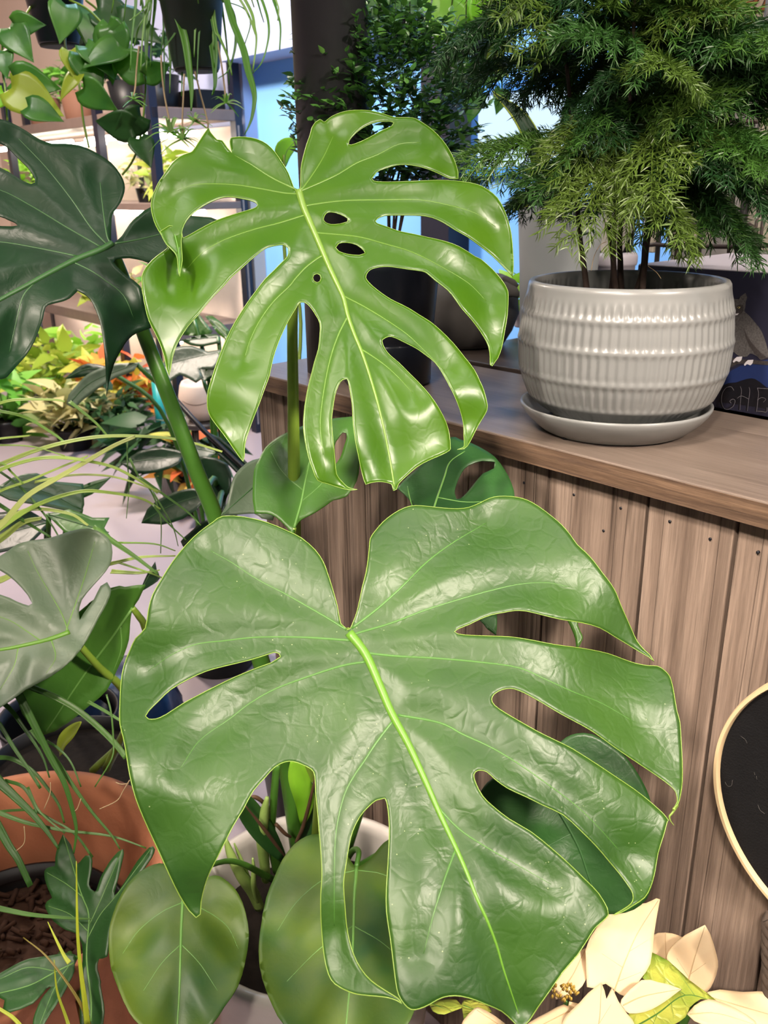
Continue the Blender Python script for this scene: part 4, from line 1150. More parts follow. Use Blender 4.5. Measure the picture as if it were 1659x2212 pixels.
px_tube('dry_stalk', M['dry'], mon, [(528, 1738, 1.095, 3), (570, 1790, 1.12, 8), (600, 1830, 1.15, 7), (616, 1850, 1.17, 4)])
px_tube('dry_stalk', M['dry'], mon, [(690, 1640, 1.10, 4), (672, 1720, 1.12, 7), (655, 1785, 1.14, 9), (640, 1820, 1.16, 8)])
px_tube('dry_stalk', M['dry'], mon, [(596, 1780, 1.15, 8), (615, 1800, 1.16, 8), (628, 1808, 1.17, 6)])
for (x, y, d) in ((545, 1722, 1.15),):
    px_tube('dry_stalk', M['dry'], mon, [(535, 1745, 1.16, 6), (545, 1722, 1.15, 9), (565, 1730, 1.16, 9), (580, 1750, 1.18, 6)])


# ------------------------------------------------------------------ things on the counter
# black planter with the small leaved bush
bp_ = at_z(838, 846, 1.03)
BP = np.array([bp_[0], bp_[1] + 0.064])
bush = empty('potted_bush', (BP[0], BP[1], 1.03), 'dense small leaved bush on thin stems in a tall black pot, beside the column', 'potted plant')
MB().lathe([(0.060, 1.0305), (0.0625, 1.034), (0.0645, 1.088), (0.0635, 1.0905), (0.0630, 1.0915), (0.0655, 1.096), (0.0745, 1.19), (0.0755, 1.197), (0.0735, 1.2), (0.070, 1.196), (0.069, 1.18)], BP, 64).build('pot', M['black_blue'], bush)
MB().lathe([(0, 1.185), (0.0705, 1.183)], BP, 32, close_bot=False).build('soil', M['soil'], bush)
for i, (x0, x1) in enumerate(((832, 838), (842, 846), (850, 858), (858, 880), (868, 872), (845, 866))):
    a = at(x0 * .3 + 843 * .7, 560, 1.32); a[2] = 1.184
    c = at(x1, 392, 1.32 + .01 * math.sin(i * 2)); d = at(x1 + 60 * math.sin(i * 1.3), 300, 1.32 + .04 * math.cos(i * 2))
    MB().tube(spline([a, c, d], 5), 0.0018, 6).build('stem', M['pine_bark'], bush)
bmv = MB()
hv, hf = heart_mesh(1, .5, .15, .25, 2, 4, .02)
bc_ = at(834, 220, 1.24)
twig = MB()
for i in range(620):
    while True:
        q = rng.uniform(-1, 1, 3)
        if 0.25 < np.linalg.norm(q) < 1: break
    q = q / np.linalg.norm(q) ** 0.35
    ctr = np.array(bc_) + q * np.array([0.135, 0.085, 0.124])
    if ctr[2] < bc_[2] - 0.115: continue
    dirv = q * np.array([1, 1, 0.5]) + np.array([0, 0, 0.5]) + rng.normal(0, .25, 3)
    dirv /= np.linalg.norm(dirv)
    base = ctr - dirv * 0.022
    tip = ctr + dirv * 0.022
    twig.tube([base, tip], 0.0006, 3, cap=False)
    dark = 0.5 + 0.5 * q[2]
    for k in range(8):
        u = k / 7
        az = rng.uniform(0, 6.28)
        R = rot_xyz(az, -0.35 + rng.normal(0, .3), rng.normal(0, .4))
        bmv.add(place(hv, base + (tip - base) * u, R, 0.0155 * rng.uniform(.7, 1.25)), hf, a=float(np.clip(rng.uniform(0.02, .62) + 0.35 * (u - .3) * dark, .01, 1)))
twig.build('twig', M['bush'], bush)
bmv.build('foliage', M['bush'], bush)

# dark clay pot with a pinched spout
sp_ = at_z(1022, 757, 1.018)
SP = np.array([sp_[0], sp_[1] + 0.058])
clay = empty('clay_pot', (SP[0], SP[1], 1.018), 'squat dark grey clay pot with a pinched beak, left of the ribbed pot', 'pot')


def dent(r, z, an):
    return r * (1 + 0.035 * math.sin(3 * an + 1) + 0.02 * math.sin(5 * an + z * 60))


MB().lathe([(0.052, 1.019), (0.062, 1.022), (0.076, 1.045), (0.084, 1.075), (0.083, 1.105), (0.074, 1.128), (0.062, 1.140), (0.056, 1.143), (0.053, 1.138), (0.05, 1.12)], SP, 64, dent, close_top=True).build('body', M['stone'], clay)
bk = at(1100, 632, 1.50)
MB().tube([at(1075, 628, 1.51), at(1092, 626, 1.50), at(1112, 631, 1.50), at(1122, 640, 1.50)], [0.016, 0.014, 0.009, 0.004], 12).build('beak', M['stone'], clay)
MB().tube([at(1078, 605, 1.52), at(1092, 604, 1.50), at(1108, 612, 1.50), at(1118, 620, 1.50)], [0.006, 0.007, 0.007, 0.004], 8).build('crest', M['stone'], clay)

# grey tapered planter with a snake plant
gp = at(1205, 600, 1.42)
GPC = np.array([gp[0], gp[1]])
gpo = empty('snake_plant', (GPC[0], GPC[1], 1.018), 'smooth grey tapered planter with yellow edged leaves, half hidden behind the pine', 'potted plant')
MB().lathe([(0.054, 1.0185), (0.056, 1.022), (0.0615, 1.16), (0.0680, 1.262), (0.066, 1.264), (0.062, 1.258), (0.06, 1.23)], GPC, 56).build('planter', M['grey_pot'], gpo)
MB().lathe([(0, 1.236), (0.0605, 1.234)], GPC, 32, close_bot=False).build('soil', M['soil'], gpo)
for i, pts in enumerate(([(1215, 480, 1.42), (1190, 390, 1.42), (1170, 350, 1.41)], [(1205, 480, 1.44), (1140, 280, 1.47), (1062, 196, 1.48)], [(1225, 480, 1.45), (1240, 330, 1.47), (1235, 200, 1.48)], [(1210, 480, 1.40), (1150, 430, 1.36), (1108, 455, 1.34)])):
    L_ = spline(pts, 8)
    k_ = len(L_)
    w_ = [0.026 * (1 - (j / (k_ - 1)) ** 3) * (0.6 + 0.4 * math.sin(math.pi * j / (k_ - 1))) + .0008 for j in range(k_)]
    P3 = [at(x, y, d) for x, y, d in L_]
    ob = MB().ribbon(P3, w_, (0, -1, .2), .3).build('leaf', M['leaf_dark'], gpo, solid=.0014)
    mb = MB()
    sd = [Vector(P3[min(j + 1, k_ - 1)] - P3[max(j - 1, 0)]).normalized().cross(Vector((0, -1, .2))).normalized() for j in range(k_)]
    for sg in (-1, 1):
        mb.tube([P3[j] + np.array(sd[j]) * sg * w_[j] * .5 - np.array([0, .002, 0]) for j in range(k_)], [max(.0006, w_[j] * .10) for j in range(k_)], 6)
    mb.build('yellow_edge', M['leaf_lemon'], ob)

# clear cloche on a white base
cj = at(1318, 590, 1.48)
JC = np.array([cj[0], cj[1]])
jar = empty('cloche', (JC[0], JC[1], 1.018), 'clear cloche on a round white base behind the pine stems', 'cloche')
MB().lathe([(0.036, 1.0185), (0.038, 1.022), (0.040, 1.165), (0.042, 1.166), (0.043, 1.170), (0.043, 1.180), (0.041, 1.185), (0.036, 1.187)], JC, 48, close_top=True).build('base', M['paper_white'], jar)
gl, nt, N, L, p = nodes_of('clear plastic')
p.inputs['Transmission Weight'].default_value = 1.0; p.inputs['Roughness'].default_value = 0.03; p.inputs['IOR'].default_value = 1.2
p.inputs['Base Color'].default_value = (.95, .97, 1, 1)
MB().lathe([(0.034, 1.1875), (0.0345, 1.25), (0.031, 1.285), (0.020, 1.302), (0.004, 1.306)], JC, 40, close_bot=False, close_top=True).build('dome', gl, jar, solid=.0012)

# the box with the owl on it
N0 = 0.285
ow = empty('owl_box', cw(-0.14, N0 + .1, 1.03), 'night blue printed box with an owl on a branch, beside the ribbed pot', 'box')
SL, SR, ZB, ZT = 0.055, -0.235, 1.0305, 1.1975
MB().cbox(SR, SL, N0, N0 + .235, ZB, ZT).build('carton', M['paper_white'], ow, smooth=False, bevel=.0008)
MB().cbox(SR, SL, N0 - .0006, N0 - .0001, ZB + .0005, ZT - .0015).build('front_print', M['print_dark'], ow, smooth=False)


def on_face(x, y, lift):
    q = ray(x, y)
    t = ((cw(0, N0 - lift, 0) - EYE) @ CN) / (q @ CN)
    return EYE + q * t


def print_poly(name, m, pts, lift, smooth_it=True):
    P2 = closed_smooth(pts) if smooth_it else np.array(pts, float)
    k = len(P2)
    vs = [on_face(x, y, lift) for x, y in P2] + [on_face(x, y, lift - .00012) for x, y in P2]
    fs = [tuple(range(k)), tuple(range(2 * k - 1, k - 1, -1))] + [(i, (i + 1) % k, k + (i + 1) % k, k + i) for i in range(k)]
    return MB().add(vs, fs).build(name, m, ow, smooth=False)


print_poly('hill_print', M['ink_blue'], [(1565, 812), (1600, 790), (1640, 780), (1680, 775), (1720, 780), (1720, 860), (1650, 838), (1620, 820), (1590, 828), (1562, 834)], .0008)
print_poly('hill_print', M['ink_black'], [(1562, 832), (1590, 826), (1615, 818), (1632, 819), (1650, 832), (1665, 842), (1700, 850), (1700, 895), (1640, 880), (1552, 868)], .0009)
oz = lambda u, v: (1540 + u / 5.823, 540 + v / 5.823)
print_poly('branch_print', M['ink_brown'], [oz(*q) for q in ((180, 1330), (300, 1370), (500, 1385), (700, 1400), (700, 1450), (560, 1440), (400, 1430), (300, 1440), (200, 1500), (240, 1420))], .0010)
print_poly('owl_print', M['ink_grey'], [oz(*q) for q in ((185, 590), (210, 600), (225, 622), (260, 615), (330, 618), (345, 585), (410, 540), (432, 600), (412, 650), (408, 720), (395, 770), (450, 820), (520, 900), (610, 1020), (660, 1150), (690, 1260), (690, 1350), (600, 1380), (560, 1340), (470, 1300), (430, 1340), (340, 1340), (270, 1290), (215, 1240), (205, 1000), (205, 800))], .0011)
print_poly('owl_face_print', M['ink_brown'], [oz(*q) for q in ((205, 690), (260, 740), (320, 690), (380, 690), (385, 760), (340, 810), (270, 825), (210, 815))], .0013)
print_poly('wing_print', M['ink_brown'], [oz(*q) for q in ((390, 980), (430, 1080), (500, 1180), (600, 1290), (690, 1360), (600, 1370), (480, 1240), (410, 1100))], .0013)
for q in ((320, 725), (220, 735)):
    print_poly('eye_print', M['ink_gold'], [oz(q[0] - 20, q[1]), oz(q[0], q[1] - 14), oz(q[0] + 28, q[1] - 8), oz(q[0] + 10, q[1] + 14)], .0015)
    print_poly('pupil_print', M['ink_black'], [oz(q[0] - 6, q[1] - 9), oz(q[0] + 8, q[1] - 9), oz(q[0] + 8, q[1] + 5), oz(q[0] - 6, q[1] + 5)], .0017)
print_poly('beak_print', M['ink_black'], [oz(255, 735), (oz(275, 735)), oz(268, 795), oz(258, 780)], .0015)
print_poly('brow_print', M['ink_white'], [oz(215, 790), oz(268, 805), oz(330, 795), oz(310, 818), oz(240, 820)], .0014)
for q in ((250, 1400), (390, 1440)):
    print_poly('foot_print', M['ink_white'], [oz(q[0], q[1]), oz(q[0] + 50, q[1] - 55), oz(q[0] + 120, q[1] - 60), oz(q[0] + 110, q[1] - 20), oz(q[0] + 80, q[1] + 10), oz(q[0] + 40, q[1] - 5), oz(q[0] + 10, q[1] + 18)], .0014)


def stroke(name, m, pts, w, lift):
    L_ = spline([oz(*q) for q in pts], 5)
    vs = []
    for i, q in enumerate(L_):
        t = L_[min(i + 1, len(L_) - 1)] - L_[max(i - 1, 0)]
        t = t / (np.hypot(*t) + 1e-9)
        nn_ = np.array([-t[1], t[0]]) * w * .5
        vs += [on_face(*(q - nn_), lift), on_face(*(q + nn_), lift)]
    fs = [(2 * i, 2 * i + 1, 2 * i + 3, 2 * i + 2) for i in range(len(L_) - 1)]
    return vs, fs


def letters(name, m, strokes, w, lift):
    mb = MB()
    for s_ in strokes: mb.add(*stroke(name, m, s_, w, lift))
    mb.build(name, m, ow, smooth=False)


GH = {'G': [[(250, 1760), (215, 1715), (150, 1730), (105, 1800), (95, 1900), (120, 1975), (170, 2000), (240, 1960), (265, 1890), (235, 1870), (200, 1895), (215, 1920)]],
      'H': [[(330, 1710), (345, 1760), (335, 1880), (325, 2010)], [(440, 1720), (450, 1770), (435, 1890), (420, 2020)], [(290, 1860), (340, 1830), (400, 1850), (435, 1870)]],
      'E': [[(545, 1730), (560, 1790), (550, 1900), (535, 2030)], [(545, 1730), (620, 1735), (690, 1740)], [(545, 1880), (600, 1850), (650, 1870), (620, 1910)], [(540, 2020), (600, 2025), (660, 2030), (668, 1975)]]}
for k_, st in GH.items():
    letters('letter', M['ink_black'], st, 3.6, .0016)
    letters('letter_edge', M['ink_edge'], [[(a + 14, c + 6) for a, c in s_] for s_ in st], 0.7, .0018)

# wire rack with wrapped cards, behind the box
RK = 0.62
rk = empty('wire_rack', cw(0, RK, 1.018), 'dark wire display rack on the back counter, behind the pine', 'rack')


def on_n(x, y, n_):
    q = ray(x, y)
    return EYE + q * (((cw(0, n_, 0) - EYE) @ CN) / (q @ CN))


for (x0, y0, x1, y1, w) in ((1592, 572, 1632, 260, 16), (1420, 572, 1440, 300, 10), (1508, 572, 1540, 240, 10), (1700, 575, 1730, 240, 14)):
    a, c = on_n(x0, y0, RK), on_n(x1, y1, RK)
    a[2] = 1.0185
    c = c + (c - a) * .5
    MB().tube([a, c], w * .5 * 1.65 / FPX, 8).build('upright_bar', M['steel'], rk)
for (x0, y0, x1, y1) in ((1578, 572, 1612, 110), (1465, 572, 1480, 250), (1618, 572, 1655, 330), (1402, 572, 1410, 300), (1640, 560, 1665, 330)):
    a, c = on_n(x0, y0, RK - .01), on_n(x1, y1, RK - .01)
    a[2] = 1.0185
    MB().tube([a, c], 0.0028, 8).build('wire', M['wire'], rk)
MB().tube([on_n(x, y, RK - .025) for x, y in spline([(1400, 487), (1460, 486), (1600, 485), (1620, 488), (1631, 500), (1630, 530), (1626, 558)], 4)], 0.0038, 8).build('guard_wire', M['wire'], rk)
MB().tube([on_n(x, y, RK - .012) for x, y in ((1395, 530), (1415, 528), (1460, 532), (1580, 533), (1680, 530))], 0.0034, 8).build('cross_wire', M['wire'], rk)
MB().tube([on_n(x, y, RK - .012) for x, y in ((1500, 262), (1560, 262), (1640, 262))], 0.0034, 8).build('cross_wire', M['wire'], rk)
card_shapes = [((1440, 1572), (150, 528), .03), ((1585, 1720), (120, 540), .045), ((1385, 1432), (300, 545), .03), ((1300, 1400), (150, 470), .06)]
names = ['cream wrapped card pack at the middle of the wire rack', 'cream wrapped card pack with a small barcode, at the rack\'s right', 'narrow cream wrapped card pack low on the rack by the pine stems', 'cream wrapped card pack hidden by the pine needles']
for (xs, ys, n_), lb in zip(card_shapes, names):
    a, c = on_n(xs[0], ys[1], RK + n_), on_n(xs[1], ys[0], RK + n_)
    s0, s1 = sorted((float((a - CO) @ CE), float((c - CO) @ CE)))
    k = empty('card_pack', cw((s0 + s1) / 2, RK + n_, min(a[2], c[2])), lb, 'card pack', 'wrapped card packs on the wire rack')
    MB().cbox(s0, s1, RK + n_, RK + n_ + .012, min(a[2], c[2]), max(a[2], c[2])).build('card', M['paper'], k, smooth=False, bevel=.002)
    if 'barcode' in lb:
        bcm = MB()
        for i, xx in enumerate((1612, 1615, 1617, 1621, 1624, 1628, 1631, 1635)):
            q0, q1 = on_n(xx, 522, RK + n_ - .0006), on_n(xx + (1.2 if i % 3 else 2), 494, RK + n_ - .0006)
            bcm.add([q0, q0 + CE * -.0009 * (1 + i % 2), q1 + CE * -.0009 * (1 + i % 2), q1], [(0, 1, 2, 3)])
        bcm.build('barcode', M['ink_umber'], k, smooth=False)
bpn = empty('backing_panel', cw(-.3, .76, 1.018), 'tall pale grey panel standing behind the wire rack', 'panel')
MB().cbox(-.95, .30, .76, .775, 1.0185, 1.95).build('board', M['panel_grey'], bpn, smooth=False)
# sign above the rack
sg = empty('print_sign', on_n(1610, 100, RK + .02), 'crackled beige sign with rust coloured lettering above the wire rack', 'sign')
a, c = on_n(1545, 200, RK + .02), on_n(1860, -140, RK + .02)
s0, s1 = sorted((float((a - CO) @ CE), float((c - CO) @ CE)))
MB().cbox(s0, s1, RK + .02, RK + .028, a[2], c[2]).build('board', M['stone_print'], sg, smooth=False)


def sign_letters(name, m, strokes, w, lift):
    mb = MB()
    for st in strokes:
        L_ = np.array(st, float)
        for p0, p1 in zip(L_[:-1], L_[1:]):
            t = (p1 - p0) / (np.hypot(*(p1 - p0)) + 1e-9)
            nn_ = np.array([-t[1], t[0]]) * w * .5
            e_ = t * w * .35
            mb.add([on_n(*(q), RK + .02 - lift) for q in (p0 - nn_ - e_, p0 + nn_ - e_, p1 + nn_ + e_, p1 - nn_ + e_)], [(0, 1, 2, 3)])
    mb.build(name, m, sg, smooth=False)


SS = [[(1562, 12), (1580, -26), (1597, 20)], [(1568, 6), (1592, 6)],
      [(1609, 20), (1609, -26)], [(1609, -26), (1634, -24), (1640, -10), (1630, 6), (1609, 6)],
      [(1648, 20), (1668, -26), (1686, 20)], [(1655, 8), (1682, 8)]]
sign_letters('lettering', M['ink_umber'], SS, 11, .0006)
sign_letters('lettering', M['ink_rust'], SS, 6.5, .0012)
sign_letters('lettering', M['ink_umber'], [[(1606, 55), (1606, 72)], [(1619, 55), (1619, 72)], [(1606, 63), (1619, 63)], [(1627, 54), (1627, 71)], [(1622, 54), (1632, 54)], [(1637, 71), (1637, 53), (1647, 71), (1647, 53)], [(1663, 56), (1656, 53), (1652, 62), (1656, 71), (1664, 69), (1664, 63)]], 2.6, .0008)
sign_letters('rule', M['ink_umber'], [[(1588, 26), (1720, 22)]], 4, .0008)

# ------------------------------------------------------------------ round hoop on the boards
hp = empty('cloth_hoop', cw(-0.4274, -0.02, 0.637), 'round pale bamboo hoop stretched with black cloth, hung on the boarded counter', 'hoop')
HC, HR, HN = (-0.4274, 0.7863), 0.1410, -0.040


def ring(rad, n_):
    return [cw(HC[0] + rad * math.cos(t), n_, HC[1] + rad * math.sin(t)) for t in np.linspace(0, 2 * math.pi, 97)]


vs, fs = [], []
sec = [(-.0000, -.006), (.0030, -.006), (.0042, -.003), (.0042, .006), (.0, .007), (-.0012, .0)]
for t in np.linspace(0, 2 * math.pi, 120, endpoint=False):
    for (dr, dn) in sec:
        rad = HR - .0042 + dr
        vs.append(cw(HC[0] + rad * math.cos(t), HN + dn, HC[1] + rad * math.sin(t)))
k = len(sec)
for i in range(120):
    for j in range(k):
        fs.append((i * k + j, i * k + (j + 1) % k, ((i + 1) % 120) * k + (j + 1) % k, ((i + 1) % 120) * k + j))
MB().add(vs, fs).build('hoop', M['bamboo'], hp, auto=40)
vs = [cw(HC[0], HN, HC[1])] + [cw(HC[0] + (HR - .0045) * math.cos(t), HN, HC[1] + (HR - .0045) * math.sin(t)) for t in np.linspace(0, 2 * math.pi, 96, endpoint=False)]
MB().add(vs, [(0, 1 + i, 1 + (i + 1) % 96) for i in range(96)]).build('cloth', M['black_cloth'], hp, smooth=False, solid=.001)
MB().tube([cw(HC[0], -.036, HC[1] + HR + .002), cw(HC[0], .019, HC[1] + HR + .012)], .002, 6).build('peg', M['wire'], hp)
lm = MB()
for q in ([(1566, 1689), (1572, 1698), (1580, 1697), (1582, 1686)], [(1629, 1668), (1631, 1674)], [(1637, 1738), (1642, 1750), (1652, 1758)], [(1600, 1590), (1610, 1598), (1614, 1606)], [(1634, 1676), (1635, 1684)]):
    lm.tube([on_n(x, y, HN - .002) for x, y in spline(q, 4)], .00018, 4)
lm.build('lint', M['lint'], hp)

# twisted rope at the right hand edge
rp = empty('rope', cw(-.335, -.01, .33), 'dark twisted rope hanging at the right end of the boards', 'rope')
base = on_n(1668, 2230, -.012); topp = on_n(1668, 1985, -.012)
mb = MB()
for ph in (0, 2.09, 4.19):
    pts = []
    for u in np.linspace(0, 1, 60):
        q = base + (topp - base) * u
        an = u * 24 + ph
        pts.append(q + CE * .0055 * math.cos(an) + CN * .0055 * math.sin(an))
    mb.tube(pts, .0052, 7)
mb.build('strand', M['rope'], rp)
MB().tube([topp, topp + CN * .034], .003, 6).build('nail', M['wire'], rp)


# ------------------------------------------------------------------ cream poinsettia, lower right
pz = at(1335, 2230, .90)
poi = empty('poinsettia', (pz[0], pz[1], 0), 'cream poinsettia with yellow green veined leaves, at the foot of the boards', 'potted plant')
MB().lathe([(0.060, 0.0), (0.064, .004), (0.082, 0.30), (0.086, 0.302), (0.087, 0.322), (0.083, 0.324), (0.080, 0.30)], pz[:2], 48).build('pot', M['black_plastic'], poi)
MB().lathe([(0, 0.305), (0.081, 0.302)], pz[:2], 32, close_bot=False).build('soil', M['soil'], poi)
for (x, y, d) in ((1225, 2170, .845), (1320, 2160, .87), (1500, 2160, .93)):
    a = at(x, y, d)
    MB().tube(spline([(pz[0], pz[1], .303), ((pz[0] + a[0]) / 2, (pz[1] + a[1]) / 2, .36), a], 5), .004, 8).build('stem', M['petiole_dark'], poi)


def bract(o, an, mid, veins=(), m='bract', name='bract', vm='bract_vein', **kw):
    return make_leaf(poi, M[m], o, an, mid, veins, [], step=13, amp=.003, sigma=24, vein_m=M[vm], mid_w=(4, 1.5), vein_w=(2, 1), solid=.0006, name=name, **kw)


bract([(1410,2021),(1437,2014.6),(1467,2021),(1490,2040),(1490,2090),(1460,2110),(1420,2090),(1406,2055)], [(1406,2055,.955), (1490,2060,.965), (1437,2014,.965)], [(1440,2100),(1437,2040),(1437,2016)])
bract([(1440,2068.5),(1452,2045),(1480,2020),(1523,1997.7),(1534.6,2018),(1548,2062),(1551.5,2088.7),(1541,2122),(1528,2142),(1505,2150),(1487.5,2130),(1450,2095)], [(1450,2090,.935), (1523,1998,.95), (1541,2122,.93)], [(1480,2140),(1500,2070),(1522,2002)], [[(1490,2105),(1525,2080)], [(1487,2110),(1462,2070)]])
bract([(1528,2142.6),(1555,2137.5),(1605,2142.6),(1660,2142),(1720,2160),(1740,2215),(1700,2250),(1600,2240),(1560,2200),(1530,2175)], [(1528,2142,.90), (1720,2160,.88), (1600,2240,.86)], [(1535,2155),(1620,2180),(1735,2212)], [])
bract([(1315.6,1967),(1353,1957),(1396.5,1950.5),(1418,1940),(1426,1943),(1420,1974),(1413,2018),(1405,2082),(1383,2115.6),(1362,2150),(1339,2147.6),(1309,2125),(1285,2135),(1268,2132),(1265,2051.6),(1289,2004)], [(1330,2145,.855), (1424,1944,.92), (1270,2050,.875), (1405,2082,.88)], [(1325,2146),(1345,2090),(1375,2020),(1422,1945)], [[(1345,2090),(1300,2060)], [(1360,2055),(1400,2030)], [(1335,2120),(1385,2100)]])
bract([(1265,2048),(1269,2090),(1266,2115),(1245,2142.6),(1201,2159),(1191,2136),(1205,2105),(1228,2078),(1250,2055)], [(1265,2048,.88), (1191,2136,.85), (1245,2142,.85)], [(1205,2150),(1235,2110),(1262,2055)])
bract([(1343,2159),(1386,2117),(1423.5,2122),(1450,2128),(1472,2137),(1447,2156),(1420,2174),(1393,2186),(1359.5,2189),(1345,2175)], [(1343,2170,.835), (1472,2137,.865), (1386,2117,.855)], [(1345,2172),(1390,2152),(1468,2137)], [])
bract([(1408,2056.7),(1443.7,2075),(1487.5,2115.6),(1525,2143),(1556,2168),(1530,2162),(1514,2158),(1490,2176),(1481,2196.5),(1454,2214),(1410,2235),(1360,2225),(1358,2190),(1400,2180),(1430,2165),(1474,2137),(1440,2126),(1400,2122),(1388,2112),(1400,2090)], [(1408,2057,.90), (1556,2168,.885), (1370,2220,.83), (1480,2190,.85)], [(1365,2222),(1420,2190),(1480,2150),(1550,2166)], [[(1420,2190),(1410,2215)], [(1450,2168),(1455,2200)], [(1480,2150),(1430,2110)], [(1500,2150),(1465,2100)]], m='leaf_varieg', name='leaf', vm='leaf_deep', label='yellow green leaf with dark green veins')
bract([(1484,2190),(1500,2172),(1530,2158),(1560,2166),(1590,2178),(1632,2206),(1640,2230),(1560,2225),(1500,2205)], [(1484,2190,.86), (1632,2206,.85), (1530,2158,.875)], [(1490,2192),(1550,2190),(1635,2215)])
bract([(1251.6,2166),(1270,2145),(1299,2122),(1306,2140),(1310,2158),(1316,2145),(1322,2132.5),(1336,2163),(1355,2190),(1372,2215),(1350,2245),(1260,2255),(1205,2230),(1222,2195)], [(1299,2122,.835), (1205,2230,.79), (1370,2225,.80)], [(1285,2250),(1295,2200),(1299,2126)], [[(1295,2210),(1320,2170)]])
bract([(1218,2169.5),(1184,2186),(1144,2208),(1110,2235),(1160,2260),(1210,2240),(1235,2200),(1240,2180)], [(1218,2170,.82), (1110,2235,.78), (1210,2240,.78)], [(1230,2185),(1180,2210),(1120,2238)])
bract([(1230,2163),(1250,2168),(1252,2185),(1238,2192),(1226,2180)], [(1230,2163,.825), (1252,2185,.82), (1226,2180,.82)], [(1228,2172),(1250,2180)])
for pts in ([(925, 2165), (950, 2160), (985, 2158), (1000, 2175), (960, 2190), (935, 2183)], [(997, 2170), (1010, 2158), (1050, 2165), (1062, 2185), (1030, 2200), (1003, 2205)]):
    x0, y0 = pts[0]
    make_leaf(poi, M['leaf_varieg'], pts, [(x0, y0, .93), (x0 + 60, y0 + 5, .93), (x0 + 20, y0 + 30, .90)], [(x0 + 4, y0 + 2), (x0 + 50, y0 + 20)], [], [], step=10, vein_m=M['leaf_deep'], mid_w=(3, 1), name='leaf')
bract([(990,2230),(1000,2205),(1025,2178),(1040,2178),(1070,2195),(1110,2225),(1060,2260)], [(990,2230,.87), (1025,2178,.90), (1110,2225,.87)], [(1100,2230),(1030,2182)])
bdm = MB()
for i in range(26):
    x, y = 1205 + rng.uniform(-14, 42), 2150 + rng.uniform(-22, 16)
    d = .828 + rng.uniform(-.004, .004)
    a = at(x, y, d)
    bdm.tube([a, a + np.array([rng.normal(0, .001), -.001, .004])], [.0016, .0009], 6)
bdm.build('flower_bud', M['bud'], poi)
px_tube('flower_stalk', M['leaf_deep'], poi, [(1222, 2160, .83, 8), (1224, 2190, .835, 7)])

# ------------------------------------------------------------------ terracotta bowl at the lower left
TP = np.array([-.545, .985])
ter = empty('lobed_philodendron', (TP[0], TP[1], 0), 'lobed dark leaved plant in a wide terracotta bowl at the lower left', 'potted plant')
tprof = [(.15, 0), (.158, .01), (.185, .16), (.203, .30), (.210, .345), (.224, .350), (.228, .395), (.226, .402), (.214, .402), (.205, .392), (.198, .33), (.188, .22)]


def groove(r, z, an):
    return r - .0022 * max(0, math.cos(an * 30)) * (1 if z < .39 else 0)


MB().lathe(tprof, TP, 176, groove).build('bowl', M['terracotta'], ter)
MB().lathe([(.13, .05), (.155, .215), (.160, .262), (.164, .264), (.164, .280), (.158, .281), (.152, .262)], TP + np.array([.0, -.01]), 64).build('nursery_pot', M['black_plastic'], ter)
sl = MB()
sl.lathe([(0, .245), (.08, .250), (.155, .243)], TP + np.array([0, -.01]), 48, close_bot=False)
for i in range(160):
    a, rr = rng.uniform(0, 6.28), .148 * math.sqrt(rng.random())
    q = np.array([TP[0] + rr * math.cos(a), TP[1] - .01 + rr * math.sin(a), .252 + rng.uniform(0, .008)])
    dv = rng.normal(0, 1, 3) * np.array([.008, .008, .003])
    sl.tube([q - dv, q + dv], rng.uniform(.002, .005), 5)
sl.build('bark_soil', M['bark_soil'], ter)
o65 = lambda P_: [(x / 2.765, 1650 + y / 2.765) for x, y in P_]
J_OUT = o65([(375,420),(345,490),(330,560),(328,610),(290,618),(266,640),(268,690),(288,750),(312,800),(280,822),(268,845),(285,890),(320,940),(390,990),(448,1010),(490,1080),(492,1180),(480,1300),(475,1420),(480,1600),(610,1600),(622,1480),(612,1400),(598,1320),(602,1290),(580,1230),(590,1165),(640,1150),(660,1010),(690,900),(760,790),(850,640),(905,560),(925,510),(912,492),(890,500),(820,580),(760,680),(705,765),(680,788),(690,740),(720,620),(738,540),(735,508),(705,525),(650,590),(600,680),(575,755),(555,760),(530,722),(545,640),(550,580),(545,545),(510,548),(478,585),(460,600),(445,560),(420,480)])
make_leaf(ter, M['leaf_shade'], J_OUT, [(170,2020,1.10), (140,1805,1.12), (330,1830,1.10), (200,2225,.98), (100,1890,1.10)], o65([(545,1540),(545,1400),(520,1200),(520,1080),(530,900),(480,760),(380,430)]),
          [o65([(525,1040),(600,900),(700,780),(900,510)]), o65([(525,980),(590,840),(650,700),(728,520)]), o65([(525,1000),(420,900),(290,850)]), o65([(500,800),(400,720),(280,650)])], [], step=11, amp=.006, sigma=26, vein_m=M['vein_soft'], mid_w=(6, 2), vein_w=(3, 1.5),
          label='upright lobed leaf')
K_OUT = [(163,2062),(140,2058),(108.5,2064),(61.5,2071),(30,2085),(0,2102),(-30,2115),(-40,2140),(-10,2150),(10,2160),(6,2180),(20,2187),(72,2167),(101,2134.6),(112,2130),(95,2150),(83,2170),(72,2200),(70,2225),(88,2222),(105,2195),(120,2172),(137,2145.5),(150,2120),(160,2098)]
make_leaf(ter, M['leaf_shade'], K_OUT, [(160,2075,1.04), (-30,2120,1.02), (80,2222,.98)], [(160,2080),(110,2105),(60,2130),(-20,2150)], [[(150,2085),(120,2130),(85,2215)], [(120,2098),(60,2090),(0,2115)]], [], step=10, amp=.005, sigma=22, vein_m=M['vein_soft'], mid_w=(4, 2), vein_w=(3, 1.5), label='leaf spreading toward the left edge')
